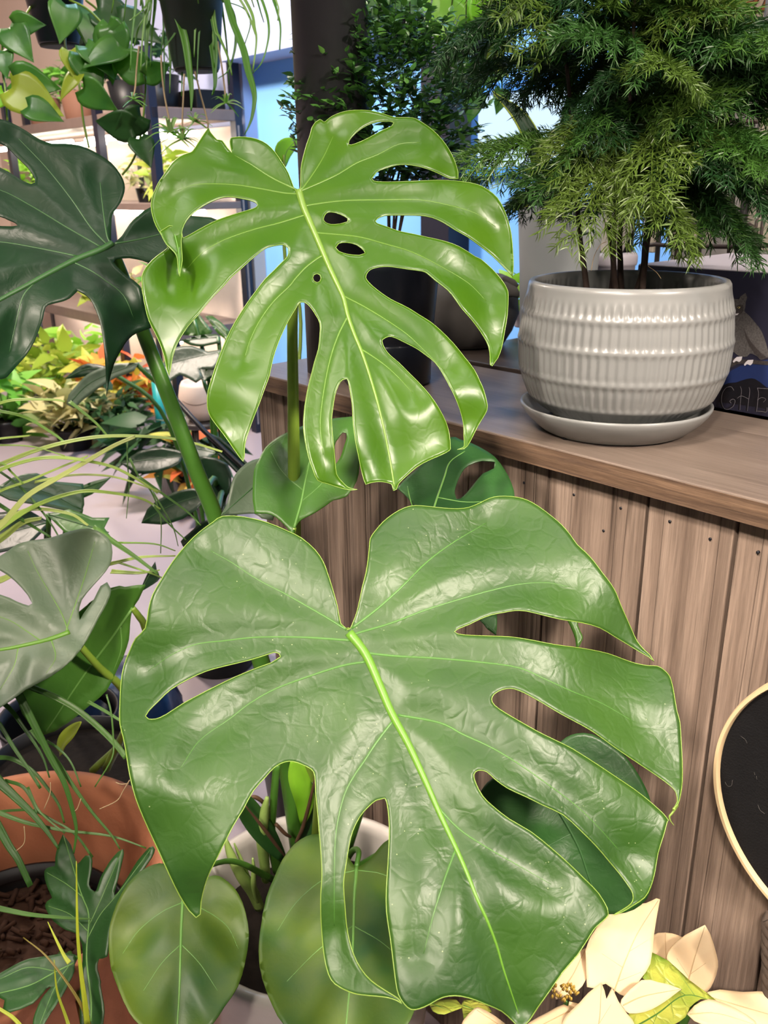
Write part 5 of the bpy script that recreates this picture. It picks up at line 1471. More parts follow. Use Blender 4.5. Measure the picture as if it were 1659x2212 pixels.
for pts in ([(180, 2100, 1.04, 10), (175, 2160, 1.07, 11), (150, 2060, 1.22, 12)], [(165, 2068, 1.045, 8), (150, 2090, 1.1, 9), (130, 2060, 1.22, 10)]):
    px_tube('petiole', M['petiole_dark'], ter, pts)
yb = empty('striped_shoots', at_z(150, 2120, .25), 'thin yellow and brown shoots rising in front of the lobed leaves', 'grass')
for pts, w0, w1, a in (([(189, 2212), (183, 2158), (175, 2099), (168, 2019), (166, 1939.6), (165, 1860)], 13, 2, .9),
                       ([(196, 2222), (179, 2178), (149, 2128.6), (99.5, 2065), (50, 2025)], 9, 2, .1),
                       ([(150, 2080), (139, 2065), (119, 2025), (103, 1991)], 10, 1.5, .85),
                       ([(150, 2222), (143, 2198), (123, 2138.5), (117, 2073)], 9, 2, .5),
                       ([(60, 2235), (30, 2200), (0, 2180), (-30, 2160)], 9, 5, .95)):
    bl = MB(); px_blade(bl, pts, .96, .97, w0, w1, a=a); bl.build('blade', M['blade_yel'], yb, solid=.0005)
px_tube('blade_root', M['blade_yel'], yb, [(189, 2212, .96, 10), (180, 2222, 1.02, 8), (160, 2130, 1.18, 8)])

# ------------------------------------------------------------------ second monstera, grey leaf over the black nursery pot
bpz = at_z(150, 1690, .30)
G2 = np.array([bpz[0] - .02, bpz[1] + .06])
g2 = empty('grey_leaved_plant', (G2[0], G2[1], 0), 'plant with a large folded greyish leaf in a black nursery pot behind the terracotta', 'potted plant')
MB().lathe([(.115, 0), (.12, .006), (.148, .27), (.155, .272), (.156, .298), (.150, .30), (.146, .27)], G2, 56).build('pot', M['black_plastic'], g2)
MB().lathe([(0, .276), (.147, .272)], G2, 32, close_bot=False).build('soil', M['soil'], g2)
G_OUT = [(0,1201),(36,1176),(70,1167),(108.5,1161.5),(152,1147),(192,1141.6),(224,1154),(240.5,1176),(241,1208.5),(228,1234),(202.5,1263),(177,1295),(170,1324),(172,1340),(181,1324),(202.5,1295),(217,1266),(231.5,1257),(240.5,1273.6),(231.5,1302.5),(213,1335),(188,1382),(155.5,1425.5),(108.5,1461.7),(54,1490.6),(0,1528.6),(-90,1570),(-130,1480),(-110,1330),(-60,1285),(0,1284),(36,1299),(62,1308),(70,1303),(60,1285),(32.5,1255),(0,1232),(-40,1222),(-60,1215)]
make_leaf(g2, M['leaf_grey'], G_OUT, [(148,1368,1.12), (0,1404,1.04), (200,1145,1.16), (108,1461,1.07), (0,1201,1.10), (240,1275,1.09)], [(150,1366),(120,1377),(90,1386),(45,1396),(0,1404),(-80,1412)],
          [[(148,1366),(135,1330),(116,1295),(80,1234),(60,1190)], [(140,1370),(165,1300),(185,1240),(205,1170)], [(90,1386),(60,1365),(20,1340),(-40,1320)], [(110,1380),(120,1420),(100,1455)], [(40,1397),(30,1440),(0,1490)]], [], step=12, amp=.008, sigma=34,
          bumps=[(220, 1170, 50, .015), (120, 1450, 60, -.01)], vein_m=M['vein'], mid_w=(13, 7), vein_w=(4, 1.5), label='large folded greyish leaf')
H_OUT = [(239,1270),(270,1268),(296,1264),(315,1263),(300,1295),(286,1317),(281,1350),(278.5,1382),(268,1415),(253,1447),(231.5,1490.6),(195,1523),(145,1563),(94,1588),(60,1560),(40,1520),(40,1460),(90,1400),(160,1330)]
make_leaf(g2, M['leaf_mid'], H_OUT, [(286,1313,1.18), (94,1588,1.17), (315,1263,1.20), (250,1450,1.19)], [(287,1313),(240,1380),(180,1460),(100,1580)], [[(260,1350),(262,1400),(245,1450)]], [], step=13, amp=.006, sigma=40, vein_m=M['vein_soft'], mid_w=(7, 3), label='mid green leaf under the grey one')
make_leaf(g2, M['leaf_dark'], [(300,1280),(330,1262),(345,1248),(338,1230),(335,1213),(318,1240),(308,1262)], [(300,1280,1.22), (345,1248,1.22), (335,1213,1.24)], [(304,1278),(335,1218)], [], [], step=9, vein_m=M['vein_dark'], mid_w=(3, 1))
px_tube('petiole', M['petiole'], g2, [(150, 1368, 1.125, 14), (182, 1405, 1.14, 15), (217, 1444, 1.17, 16), (262, 1484, 1.22, 18), (285, 1540, 1.3, 18), (230, 1660, 1.47, 18)])
px_tube('petiole', M['petiole'], g2, [(286, 1313, 1.19, 13), (299, 1330, 1.20, 15), (312, 1352, 1.22, 16), (325, 1420, 1.28, 16), (300, 1560, 1.4, 16), (200, 1665, 1.5, 16)])
vl = MB()
px_blade(vl, [(128, 1625), (140, 1600), (160, 1580), (176, 1560)], 1.30, 1.26, 20, 4, wm=40, a=.5)
vl.build('leaf', M['leaf_lemon'], g2, solid=.0006)
# blue bag between the pots
bg_ = at_z(215, 1640, .12)
bag = empty('blue_bag', (bg_[0], bg_[1] + .12, 0), 'crumpled dark blue bag on the floor behind the black nursery pot', 'bag')
MB().lathe([(.10, 0), (.14, .03), (.15, .12), (.12, .22), (.05, .26)], (bg_[0], bg_[1] + .16), 40, lambda r, z, an: r * (1 + .08 * math.sin(5 * an + z * 40) + .05 * math.sin(11 * an - z * 60)), close_top=True).build('sack', plain('blue film', (.003, .014, .05), .3, var=.4, scale=20, bump=.5, bscale=30), bag)

# ------------------------------------------------------------------ grasses
ga = empty('striped_sedge', (-1.05, 1.02, 0), 'arching yellow striped sedge leaning in from the left edge', 'grass')
MB().lathe([(.07, 0), (.075, .005), (.10, .52), (.105, .522), (.106, .55), (.10, .552), (.096, .52)], (-1.05, 1.02), 40).build('pot', M['brown_clay'], ga)
SED = [([(-60, 1175), (0, 1138), (58, 1074), (124, 1034), (185, 999), (246, 964), (292, 944)], 15, 9, .05), ([(-60, 1030), (0, 1005), (72, 976), (145, 955.5), (217, 944), (289, 942.5), (362, 947), (420, 958), (480, 976)], 12, 4, .25),
       ([(-60, 900), (0, 872), (43, 864), (116, 864), (140, 868)], 9, 4, .4), ([(-60, 880), (0, 889), (58, 903), (116, 938), (139, 955)], 8, 4, .7), ([(150, 868), (174, 886), (208, 915), (237, 947)], 7, 3, .75),
       ([(-60, 1050), (0, 1016), (72, 993), (130, 989), (188, 996), (246, 1010), (298, 1036.5), (341, 1065)], 10, 4, .35), ([(75, 1042), (145, 1028), (202.5, 1026), (260, 1033.6), (347, 1062.5)], 6, 3, .2),
       ([(-50, 1180), (40, 1115), (101, 1083), (174, 1062.5), (231.5, 1064), (304, 1077), (347, 1100)], 13, 3, .4), ([(-40, 990), (0, 1019), (43, 1051), (87, 1100), (116, 1140.6), (136, 1178)], 5, 2.5, .95), ([(-50, 1060), (0, 1091.5), (58, 1129), (110, 1161)], 9, 4, .95),
       ([(200, 1140), (243, 1169.6), (289, 1201), (341, 1240)], 12, 5, .9), ([(237, 1219), (304, 1204), (379, 1201)], 8, 3, .3), ([(255, 1172.5), (333, 1175), (379, 1190)], 4, 2, .7), ([(275, 940), (275, 996), (279, 1048), (273, 1120)], 3, 1.2, .95),
       ([(280, 990), (300, 1030), (327, 1062.5), (347, 1120), (347, 1195.6)], 4, 1.5, .9), ([(330, 1090), (362, 1129), (402, 1167)], 4, 2, .9), ([(300, 1030), (353, 1068), (405, 1106), (434, 1135)], 5, 2.5, .9),
       ([(-50, 1100), (0, 1062), (60, 1040), (130, 1010), (190, 985)], 8, 4, .3), ([(-50, 1160), (20, 1120), (70, 1100), (150, 1110), (190, 1135)], 12, 4, .15), ([(-50, 1200), (10, 1160), (50, 1130), (90, 1120)], 22, 8, .2),
       ([(-60, 960), (0, 948), (60, 942), (65, 940)], 6, 3, .35), ([(-60, 965), (0, 962), (70, 965), (140, 985)], 5, 2, .5), ([(255, 1215), (330, 1240), (380, 1262)], 4, 2, .5), ([(330, 1062), (372, 1135), (385, 1180)], 3, 1.2, .9),
       ([(240, 1235), (300, 1238), (345, 1232)], 9, 3, .3), ([(-60, 1270), (0, 1255), (40, 1240), (70, 1262)], 18, 8, .15), ([(-60, 1010), (0, 1000), (25, 1020), (50, 1046)], 5, 3, .6)]
for i, (pts, w0, w1, a) in enumerate(SED):
    bl = MB(); d = 1.20 + .012 * (i % 5)
    px_blade(bl, pts, d, d - .02, w0 * 1.3, w1 * 1.2, a=a)
    if pts[0][0] <= -30: q0 = at(*pts[0], d); bl.tube(spline([q0, q0 + np.array([-.12, 0, .01]), (-.98, 1.03, .82), (-1.05 + .004 * i, 1.02, .53)], 6), .002, 5, a=a)
    bl.build('blade', M['blade_var'], ga, solid=.0004)
for i in range(4):
    MB().tube(spline([(-1.05 + .03 * i, 1.02, .54), (-.95 + .02 * i, 1.06, .75), at(-60, 1000 + 60 * i, 1.2 + .012 * i)], 6), .003, 6).build('blade_stalk', M['blade_var'], ga)
gb = empty('ribbon_grass', (-.82, 1.12, 0), 'dark green ribbon grass drooping over the terracotta bowl', 'grass')
MB().lathe([(.06, 0), (.065, .005), (.085, .50), (.088, .502), (.089, .52), (.084, .522), (.08, .5)], (-.88, 1.10), 40).build('pot', M['black_plastic'], gb)
RIB = [([(20, 1470), (46, 1510), (76, 1569.5), (111, 1639), (139, 1691), (159, 1758), (165, 1798), (159, 1844)], 20, 4, .5), ([(70, 1575), (80, 1591), (123, 1645), (159, 1699), (199, 1754.5), (239, 1802), (259, 1834)], 13, 3, .7),
       ([(40, 1470), (70, 1486), (119, 1506), (165, 1532), (211, 1569.5), (249, 1607), (272.5, 1637)], 14, 12, .8), ([(-30, 1640), (0, 1637), (30, 1641), (70, 1665), (103, 1703), (127, 1739), (139, 1778)], 12, 4, .6), ([(-20, 1540), (0, 1565.5), (30, 1615), (60, 1659), (87.5, 1703)], 10, 6, .4),
       ([(-30, 1660), (0, 1691), (30, 1719), (70, 1758), (103, 1798), (127, 1834)], 25, 5, .3), ([(-30, 1745), (0, 1756.5), (60, 1778), (139, 1794), (239, 1806), (316, 1832)], 12, 3, .8), ([(-30, 1740), (0, 1792), (20, 1828), (40, 1858), (66, 1914)], 20, 12, .3),
       ([(-40, 1955), (0, 1963), (60, 1975), (119, 1981), (165, 1984), (199, 1985)], 14, 2, .8), ([(60, 1700), (80, 1745), (103, 1770), (140, 1800)], 6, 3, .7), ([(10, 1686), (50, 1700), (75, 1740), (78, 1762)], 8, 5, .5), ([(-20, 1500), (20, 1530), (50, 1570), (90, 1630), (107, 1680)], 12, 3, .4),
       ([(230, 1500), (240, 1540), (245, 1600), (241, 1640), (205, 1700)], 4, 3, .8), ([(190, 1516), (225, 1535), (262, 1558)], 8, 6, .9), ([(100, 1600), (130, 1620), (155, 1650), (175, 1700)], 6, 3, .5), ([(-20, 1755), (40, 1750), (75, 1752), (110, 1770), (160, 1800), (200, 1852)], 6, 5, .7)]
for i, (pts, w0, w1, a) in enumerate(RIB):
    bl = MB(); d = 1.07 + .01 * (i % 4)
    px_blade(bl, pts, d, d - .02, w0, w1, a=a)
    if pts[0][0] <= -15: q0 = at(*pts[0], d); bl.tube(spline([q0, q0 + np.array([-.08, 0, .02]), (-.84, 1.09, .72), (-.88 + .003 * i, 1.10, .50)], 6), .002, 5, a=a)
    bl.build('blade', M['blade_dark'], gb, solid=.0004)
for i in range(4):
    MB().tube(spline([(-.88 + .02 * i, 1.10, .51), (-.75, 1.08, .72), at(-25, 1500 + 60 * i, 1.07 + .01 * i)], 6), .003, 6).build('blade_stalk', M['blade_dark'], gb)
tw = MB()
for q in ([(52, 1785), (54, 1810), (50, 1825), (35, 1838)], [(109, 1690), (108, 1715), (95, 1748)], [(175, 1725), (168, 1745), (162, 1752)], [(280, 1685), (265, 1710), (252, 1730), (215, 1748)], [(250, 1690), (262, 1694), (278, 1692)]):
    tw.tube([at(x, y, 1.04) for x, y in spline(q, 4)], .0006, 5)
tw.build('dry_blade', M['runner'], gb)

# ------------------------------------------------------------------ broad leaved floor plant in the aisle
fp = at_z(380, 1230, 0.0)
FPc = np.array([fp[0] - .1, fp[1] + .25])
D0 = 2.3
br = empty('broad_leaved_plant', (at(400, 900, D0)[0], at(400, 900, D0)[1], 0), 'tall plant with broad grey green leaves standing in the aisle between the two monstera stalks', 'potted plant')
bx_, by_ = at(430, 900, D0)[:2]
MB().lathe([(.09, 0), (.095, .01), (.12, .24), (.124, .25), (.118, .252), (.112, .23)], (bx_, by_), 40).build('pot', M['black_plastic'], br)
BL = [([(143,873),(148,853),(163,835),(181,815),(199,803),(226,792),(253,785),(300,783),(289,801),(253,814),(226,830),(199,848),(172,870),(159,882)], 'leaf_grey', 2.2, [(150,872),(199,825),(295,786)]),
      ([(139,819),(163,797),(190,785),(226,790),(240,800),(205,808),(170,815)], 'leaf_dark', 2.3, [(142,818),(190,797),(236,798)]),
      ([(377,751),(415,747),(449,759),(479,755),(475,775),(461,797),(429,797),(440,815),(423,827),(389,809),(361,829),(330,822),(316,815),(310,793),(345,791),(362,770)], 'leaf_grey', 2.3, [(318,812),(370,785),(475,760)]),
      ([(413,684),(429,678),(459,716),(449,727.5),(393,723.5)], 'leaf_mid', 2.4, [(398,722),(420,690)]), ([(443,682),(459,682),(497,716),(489,735),(470,720)], 'leaf_mid', 2.4, [(448,684),(490,728)]),
      ([(390,735),(430,724),(470,722),(478,740),(440,748),(410,745)], 'leaf_shade', 2.35, [(392,736),(472,728)]), ([(430,795),(470,792),(460,815),(440,826),(425,810)], 'leaf_shade', 2.35, [(432,798),(440,822)]),
      ([(305,1130),(318,1100),(345,1078),(380,1062),(420,1055),(440,1075),(430,1095),(395,1120),(350,1133)], 'leaf_dark', 1.7, [(307,1128),(370,1092),(436,1070)]),
      ([(390,1170),(410,1150),(440,1125),(470,1120),(468,1150),(440,1170),(400,1190)], 'leaf_dark', 1.7, [(394,1178),(465,1125)]),
      ([(440,930),(475,945),(520,985),(550,1020),(560,1060),(530,1040),(490,1000),(455,965)], 'leaf_dark', 1.9, [(445,935),(555,1050)]),
      ([(410,1000),(440,985),(490,1000),(500,1050),(480,1100),(440,1080),(420,1040)], 'leaf_dark', 2.0, [(415,1005),(480,1090)]),
      ([(260,1000),(300,975),(350,965),(400,975),(390,1000),(340,1020),(290,1022)], 'leaf_dark', 2.3, [(262,1000),(395,985)]),
      ([(390,960),(430,955),(470,975),(450,990),(410,985)], 'leaf_grey', 2.2, [(392,962),(465,978)])]
for o_, mm, d, mid in BL:
    c_ = np.mean(o_, axis=0)
    make_leaf(br, M[mm], o_, [(mid[0][0], mid[0][1], d + .05), (mid[-1][0], mid[-1][1], d), (c_[0], c_[1] - 40, d + .06), (c_[0] + 40, c_[1], d)], mid, [], [], step=11, amp=.012, sigma=18, vein_m=M['vein_dark'], mid_w=(3, 1.5))
    a = at(mid[-1][0], mid[-1][1], d)
    MB().tube(spline([a, (np.array([bx_, by_, .5]) + a) / 2 + np.array([.03, 0, .03]), np.array([bx_, by_, .22])], 6), .006, 6).build('petiole', M['petiole_dark'], br)

# second, paler philodendron leaves under the sedge
pl = empty('aisle_philodendron', (*at(60, 1150, 1.7)[:2], 0), 'green leaved plant behind the striped sedge at the left', 'potted plant')
px_, py_ = at(60, 1150, 1.7)[:2]
MB().lathe([(.09, 0), (.095, .01), (.12, .26), (.124, .27), (.118, .272), (.112, .25)], (px_, py_), 40).build('pot', M['black_plastic'], pl)
for o_, mm, d, mid in (([(-20,1060),(30,1030),(80,1022),(120,1040),(180,1045),(182,1090),(175,1110),(130,1100),(80,1090),(20,1080)], 'leaf_shade', 1.65, [(175,1100),(90,1060),(-10,1050)]),
                       ([(100,1110),(150,1100),(200,1118),(236,1118),(225,1140),(240,1160),(200,1165),(140,1150)], 'leaf_pothos', 1.5, [(105,1112),(235,1150)]),
                       ([(150,1060),(200,1040),(240,1030),(215,1055),(180,1075)], 'leaf_shade', 1.7, [(155,1065),(232,1036)]),
                       ([(-30,1110),(60,1100),(110,1130),(60,1180),(-30,1200)], 'leaf_dark', 1.6, [(100,1130),(-20,1160)])):
    c_ = np.mean(o_, axis=0)
    make_leaf(pl, M[mm], o_, [(mid[0][0], mid[0][1], d + .03), (mid[-1][0], mid[-1][1], d), (c_[0], c_[1] - 40, d + .05), (c_[0] + 40, c_[1], d)], mid, [], [], step=12, amp=.01, sigma=22, vein_m=M['vein_dark'], mid_w=(4, 2))
    a = at(mid[0][0], mid[0][1], d + .03)
    MB().tube(spline([a, (np.array([px_, py_, .4]) + a) / 2, np.array([px_, py_, .25])], 5), .005, 6).build('petiole', M['petiole_dark'], pl)


# ------------------------------------------------------------------ plant rack against the far right wall
SF0, SF1, NF0, NF1 = 3.45, 6.2, 1.40, 1.86
rack = empty('plant_rack', cw(4.5, 1.6, 0), 'long plant rack with lit shelves at the back left', 'shelf')
for (s, q) in ((SF0, NF0), (4.03, NF0), (5.3, NF0), (SF0, NF1), (4.5, NF1), (SF1, NF0), (SF1, NF1)):
    MB().cbox(s, s + .05, q, q + .04, 0, 1.9).build('post', M['navy'], rack, smooth=False)
for z, th_ in ((.56, .06), (1.19, .035), (1.60, .05)):
    MB().cbox(SF0, SF1, NF0 + .005, NF1, z, z + th_).build('shelf_board', M['shelf_board'], rack, smooth=False, bevel=.003)
MB().cbox(SF0, SF1, NF1 + .01, NF1 + .02, .05, 1.58).build('back_panel', M['shelf_back'], rack, smooth=False)
for z in (.545, 1.175, 1.545):
    for q in (NF0 + .10, NF0 + .30):
        for (s0, s1) in ((3.55, 4.4), (4.6, 5.8)):
            MB().tube([cw(s0, q, z), cw(s1, q, z)], .014, 8).build('lamp_tube', M['tube'], rack)


def pot_plant(name, label, x, y, z, d, pr_, ph, potm, fol, fr_, n_, leaf, group=None, wid=.5, up=.3, droop=.3, lift=.6):
    """small potted plant: the pot's foot at pixel x, y (on height z, or at depth d)"""
    q = at_z(x, y, z) if d is None else at(x, y, d)
    q[2] = z
    t = empty(name, q, label, 'potted plant', group)
    MB().lathe([(pr_ * .78, z), (pr_ * .8, z + .004), (pr_ * .97, z + ph * .86), (pr_ * 1.04, z + ph * .87), (pr_ * 1.05, z + ph), (pr_ * .95, z + ph), (pr_ * .93, z + ph * .9)], q[:2], 28).build('pot', potm, t)
    MB().lathe([(0, z + ph * .92), (pr_ * .94, z + ph * .91)], q[:2], 20, close_bot=False).build('soil', M['soil'], t)
    mb = MB()
    clump(mb, (q[0], q[1], z + ph + fr_[2] * lift), fr_[0], fr_[1], fr_[2], n_, leaf, wid, droop, up)
    mb.build('foliage', M[fol], t)
    st = MB()
    for i in range(5):
        a = i * 1.257
        st.tube([(q[0], q[1], z + ph * .9), (q[0] + fr_[0] * .4 * math.cos(a), q[1] + fr_[1] * .4 * math.sin(a), z + ph + fr_[2] * .8)], .004, 5)
    st.build('stem', M['petiole_dark'], t)
    return t


BPs, WPs = M['black_plastic'], M['paper_white']
FLR = [('yellow green leafy plant on the floor, left of the lit rack post', 120, 900, 0, None, .10, .14, BPs, 'yellow green foliage', (.24, .2, .22), 130, .14),
       ('cream and green feathery plant low on the floor before the rack', 165, 968, 0, None, .10, .12, BPs, 'cream green foliage', (.17, .15, .14), 130, .13),
       ('dark bushy plant beside the cream one on the floor', 255, 965, 0, None, .11, .12, BPs, 'dark foliage', (.17, .15, .12), 120, .09),
       ('red orange flowering plant left of the navy rack post', 235, 925, 0, None, .09, .16, BPs, 'red orange foliage', (.13, .13, .17), 90, .13),
       ('red orange flowering plant right of the navy rack post', 318, 925, 0, None, .08, .16, WPs, 'red orange foliage', (.11, .11, .17), 80, .12),
       ('orange bromeliad near the cream pot in the aisle', 400, 905, 0, 3.6, .06, .16, BPs, 'red orange foliage', (.08, .08, .12), 30, .13),
       ('green leafy plant at the left edge of the floor group', 20, 952, 0, None, .09, .12, BPs, 'fresh foliage', (.15, .15, .2), 60, .14),
       ('pale green plant behind the yellow green ones on the floor', 200, 880, 0, None, .09, .14, BPs, 'lime foliage', (.18, .16, .24), 80, .13)]
for (lb, x, y, z, d, pr_, ph, pm, fo, fr_, n_, lf) in FLR:
    if d is not None:
        q = at(x, y, d); z = 0.0
    pot_plant('floor_plant', lb, x, y, z, d, pr_, ph, pm, fo, fr_, n_, lf, 'plants on the floor by the rack')
q0 = at_z(268, 922, 0)
SHELF = [('yellow green seedling tray plant on the middle shelf, right end', 3.62, 1.225, 'yellow green foliage', (.10, .09, .13), 70, .07), ('yellow green plant on the middle shelf beside the right end one', 3.85, 1.225, 'cream green foliage', (.11, .09, .10), 70, .07),
         ('lime plant on the middle shelf behind the dark leaf', 4.9, 1.225, 'lime foliage', (.20, .12, .10), 80, .09), ('lime plant on the middle shelf at the left edge', 5.5, 1.225, 'lime foliage', (.20, .12, .11), 80, .09),
         ('small green plant on the low shelf, middle', 4.55, .62, 'yellow green foliage', (.13, .10, .10), 70, .07), ('pale plant on the low shelf, right of the small pots', 4.25, .62, 'cream green foliage', (.12, .10, .12), 70, .07), ('green plant on the low shelf near the right post', 3.75, .62, 'fresh foliage', (.12, .10, .14), 60, .08),
         ('bright green small leaved plant on top of the rack, left', 5.05, 1.65, 'fresh foliage', (.18, .12, .10), 90, .07), ('bright green plant on top of the rack in a brown pot', 4.55, 1.65, 'fresh foliage', (.15, .12, .10), 70, .07), ('dark plant on top of the rack at its right end', 3.62, 1.65, 'dark foliage', (.14, .12, .14), 60, .08), ('dark plant on top of the rack beside the brown pots', 3.95, 1.65, 'dark foliage', (.14, .12, .12), 60, .08)]
for (lb, s, z, fo, fr_, n_, lf) in SHELF:
    q = cw(s, 1.55, z)
    pm = M['brown_clay'] if z > 1.6 and s > 4 else BPs
    ph = .15 if z > 1.6 else .07
    t = empty('shelf_plant', q, lb, 'potted plant', 'plants on the lit rack')
    pr_ = .10 if z > 1.6 else .06
    MB().lathe([(pr_ * .78, z), (pr_ * .8, z + .004), (pr_ * 1.0, z + ph), (pr_ * .93, z + ph), (pr_ * .9, z + ph * .9)], q[:2], 28, close_top=True).build('pot', pm, t)
    mb = MB(); clump(mb, (q[0], q[1], z + ph + fr_[2] * .6), *fr_, n_, lf); mb.build('foliage', M[fo], t)
tr_ = empty('seed_tray', cw(3.75, 1.75, 1.65), 'black seed tray on top of the rack at its right end', 'tray')
MB().cbox(3.5, 4.25, 1.68, 1.84, 1.651, 1.74).build('tray_body', BPs, tr_, smooth=False, bevel=.004)

# cream pot, white ribbed pot, teal tin
cp = at(437, 905, 3.3)
cz = float(cp[2])
cpo = empty('cream_pot', cp, 'round cream pot on a low dark stool in the aisle, behind the monstera stalks', 'pot')
MB().lathe([(.040, cz), (.052, cz + .006), (.076, cz + .05), (.080, cz + .09), (.072, cz + .13), (.064, cz + .145), (.058, cz + .143), (.055, cz + .13)], cp[:2], 48, close_top=True).build('body', M['cream'], cpo)
MB().tube([cp + np.array([.078 * math.cos(a), .078 * math.sin(a), .085 - .014 * math.sin((a + 2.4) * 2)]) for a in np.linspace(-2.4, -1.1, 14)], .0016, 6).build('painted_line', M['dry'], cpo)
sto = empty('plant_stool', (cp[0], cp[1], 0), 'low dark round stool carrying the cream pot in the aisle', 'stool')
MB().lathe([(.085, cz - .022), (.09, cz - .020), (.09, cz - .003), (.086, cz - .001)], cp[:2], 32, close_top=True).build('seat', M['dark_wood'], sto)
for i in range(3):
    a = i * 2.094 + .3
    MB().tube([(cp[0] + .10 * math.cos(a), cp[1] + .10 * math.sin(a), 0), (cp[0] + .06 * math.cos(a), cp[1] + .06 * math.sin(a), cz - .02)], .009, 8).build('leg', M['dark_wood'], sto)
wp = at_z(385, 1082, 0.0)
wpo = empty('white_ribbed_pot', wp, 'small white ribbed pot with dark strappy leaves on the aisle floor, behind the monstera stalk', 'potted plant')
MB().lathe([(.055, 0), (.058, 0.004), (.074, .135), (.077, .138), (.077, .150), (.070, .150), (.066, .13)], wp[:2], 96, lambda r, z, an: r + .0022 * math.cos(an * 22)).build('pot', M['white_glaze'], wpo)
MB().lathe([(0, .138), (.068, .136)], wp[:2], 24, close_bot=False).build('soil', M['soil'], wpo)
mb = MB(); clump(mb, (wp[0], wp[1], .27), .21, .16, .12, 80, .17, .4, .3, .1); mb.build('foliage', M['dark foliage'], wpo)
tl = at_z(352, 940, 0)
tlo = empty('watering_tube', tl, 'upright teal tube standing among the floor plants', 'tube')
MB().lathe([(.032, 0), (.032, .30), (.028, .30), (.028, .05)], tl[:2], 24).build('body', M['teal'], tlo)
ln_ = empty('black_cane', at(470, 960, 1.9), 'thin black cane leaning in the aisle behind the monstera stalks', 'cane')
MB().tube([at(372, 855, 2.0), at(440, 930, 1.95), at(520, 1005, 1.9), at(640, 1120, 1.85)], .006, 8).build('cane_rod', M['black_plastic'], ln_)

# ------------------------------------------------------------------ hanging plants
def hang(name, label, x, y, d, pr_, ph, potm, drain=True):
    """pot whose foot centre is seen at pixel x, y at depth d; hung from the ceiling by wires"""
    q = at(x, y, d)
    t = empty(name, q, label, 'hanging plant')
    z = q[2]
    MB().lathe([(pr_ * .70, z), (pr_ * .72, z + .003), (pr_ * .96, z + ph * .82), (pr_ * 1.03, z + ph * .83), (pr_ * 1.05, z + ph), (pr_ * .97, z + ph), (pr_ * .94, z + ph * .9)], q[:2], 48).build('pot', potm, t)
    MB().lathe([(0, z + ph * .92), (pr_ * .95, z + ph * .91)], q[:2], 24, close_bot=False).build('soil', M['soil'], t)
    if drain:
        MB().lathe([(pr_ * .45, z - .004), (pr_ * .66, z - .004), (pr_ * .68, z - .001)], q[:2], 32).build('drain_saucer', M['stone'], t)
    hgm = MB()
    for i in range(3):
        a = i * 2.094 + .4
        hgm.tube([(q[0] + pr_ * math.cos(a), q[1] + pr_ * math.sin(a), z + ph), (q[0], q[1], z + ph + .32)], .0014, 5)
    hgm.tube([(q[0], q[1], z + ph + .32), (q[0], q[1], 2.998)], .0014, 5)
    hgm.build('hanger', M['wire'], t)
    return t, q


hv2, hf2 = heart_mesh(1, .78, .25, .12, 8, 8, .14)
HEART = {}


def heart_leaf(parent, m, x, y, d, L_, ang, tilt=0.3, roll=0.0):
    """one heart leaf: base at pixel x, y; ang is the direction of its tip in the photo plane (degrees, 0 right, 90 down)"""
    a = math.radians(ang)
    fw = Vector(_r) * math.cos(a) - Vector(_u) * math.sin(a)
    out = Vector(-_f)
    xax = (fw * math.cos(tilt) + out * math.sin(tilt)).normalized()
    zax = (out - xax * out.dot(xax)).normalized()
    yax = zax.cross(xax)
    R = Matrix((xax, yax, zax)).transposed() @ Matrix.Rotation(roll, 3, 'X')
    mb = MB()
    mb.add(place(hv2, at(x, y, d), R, L_ * d / FPX), hf2)
    return mb.build('leaf', m, parent, solid=.0006)


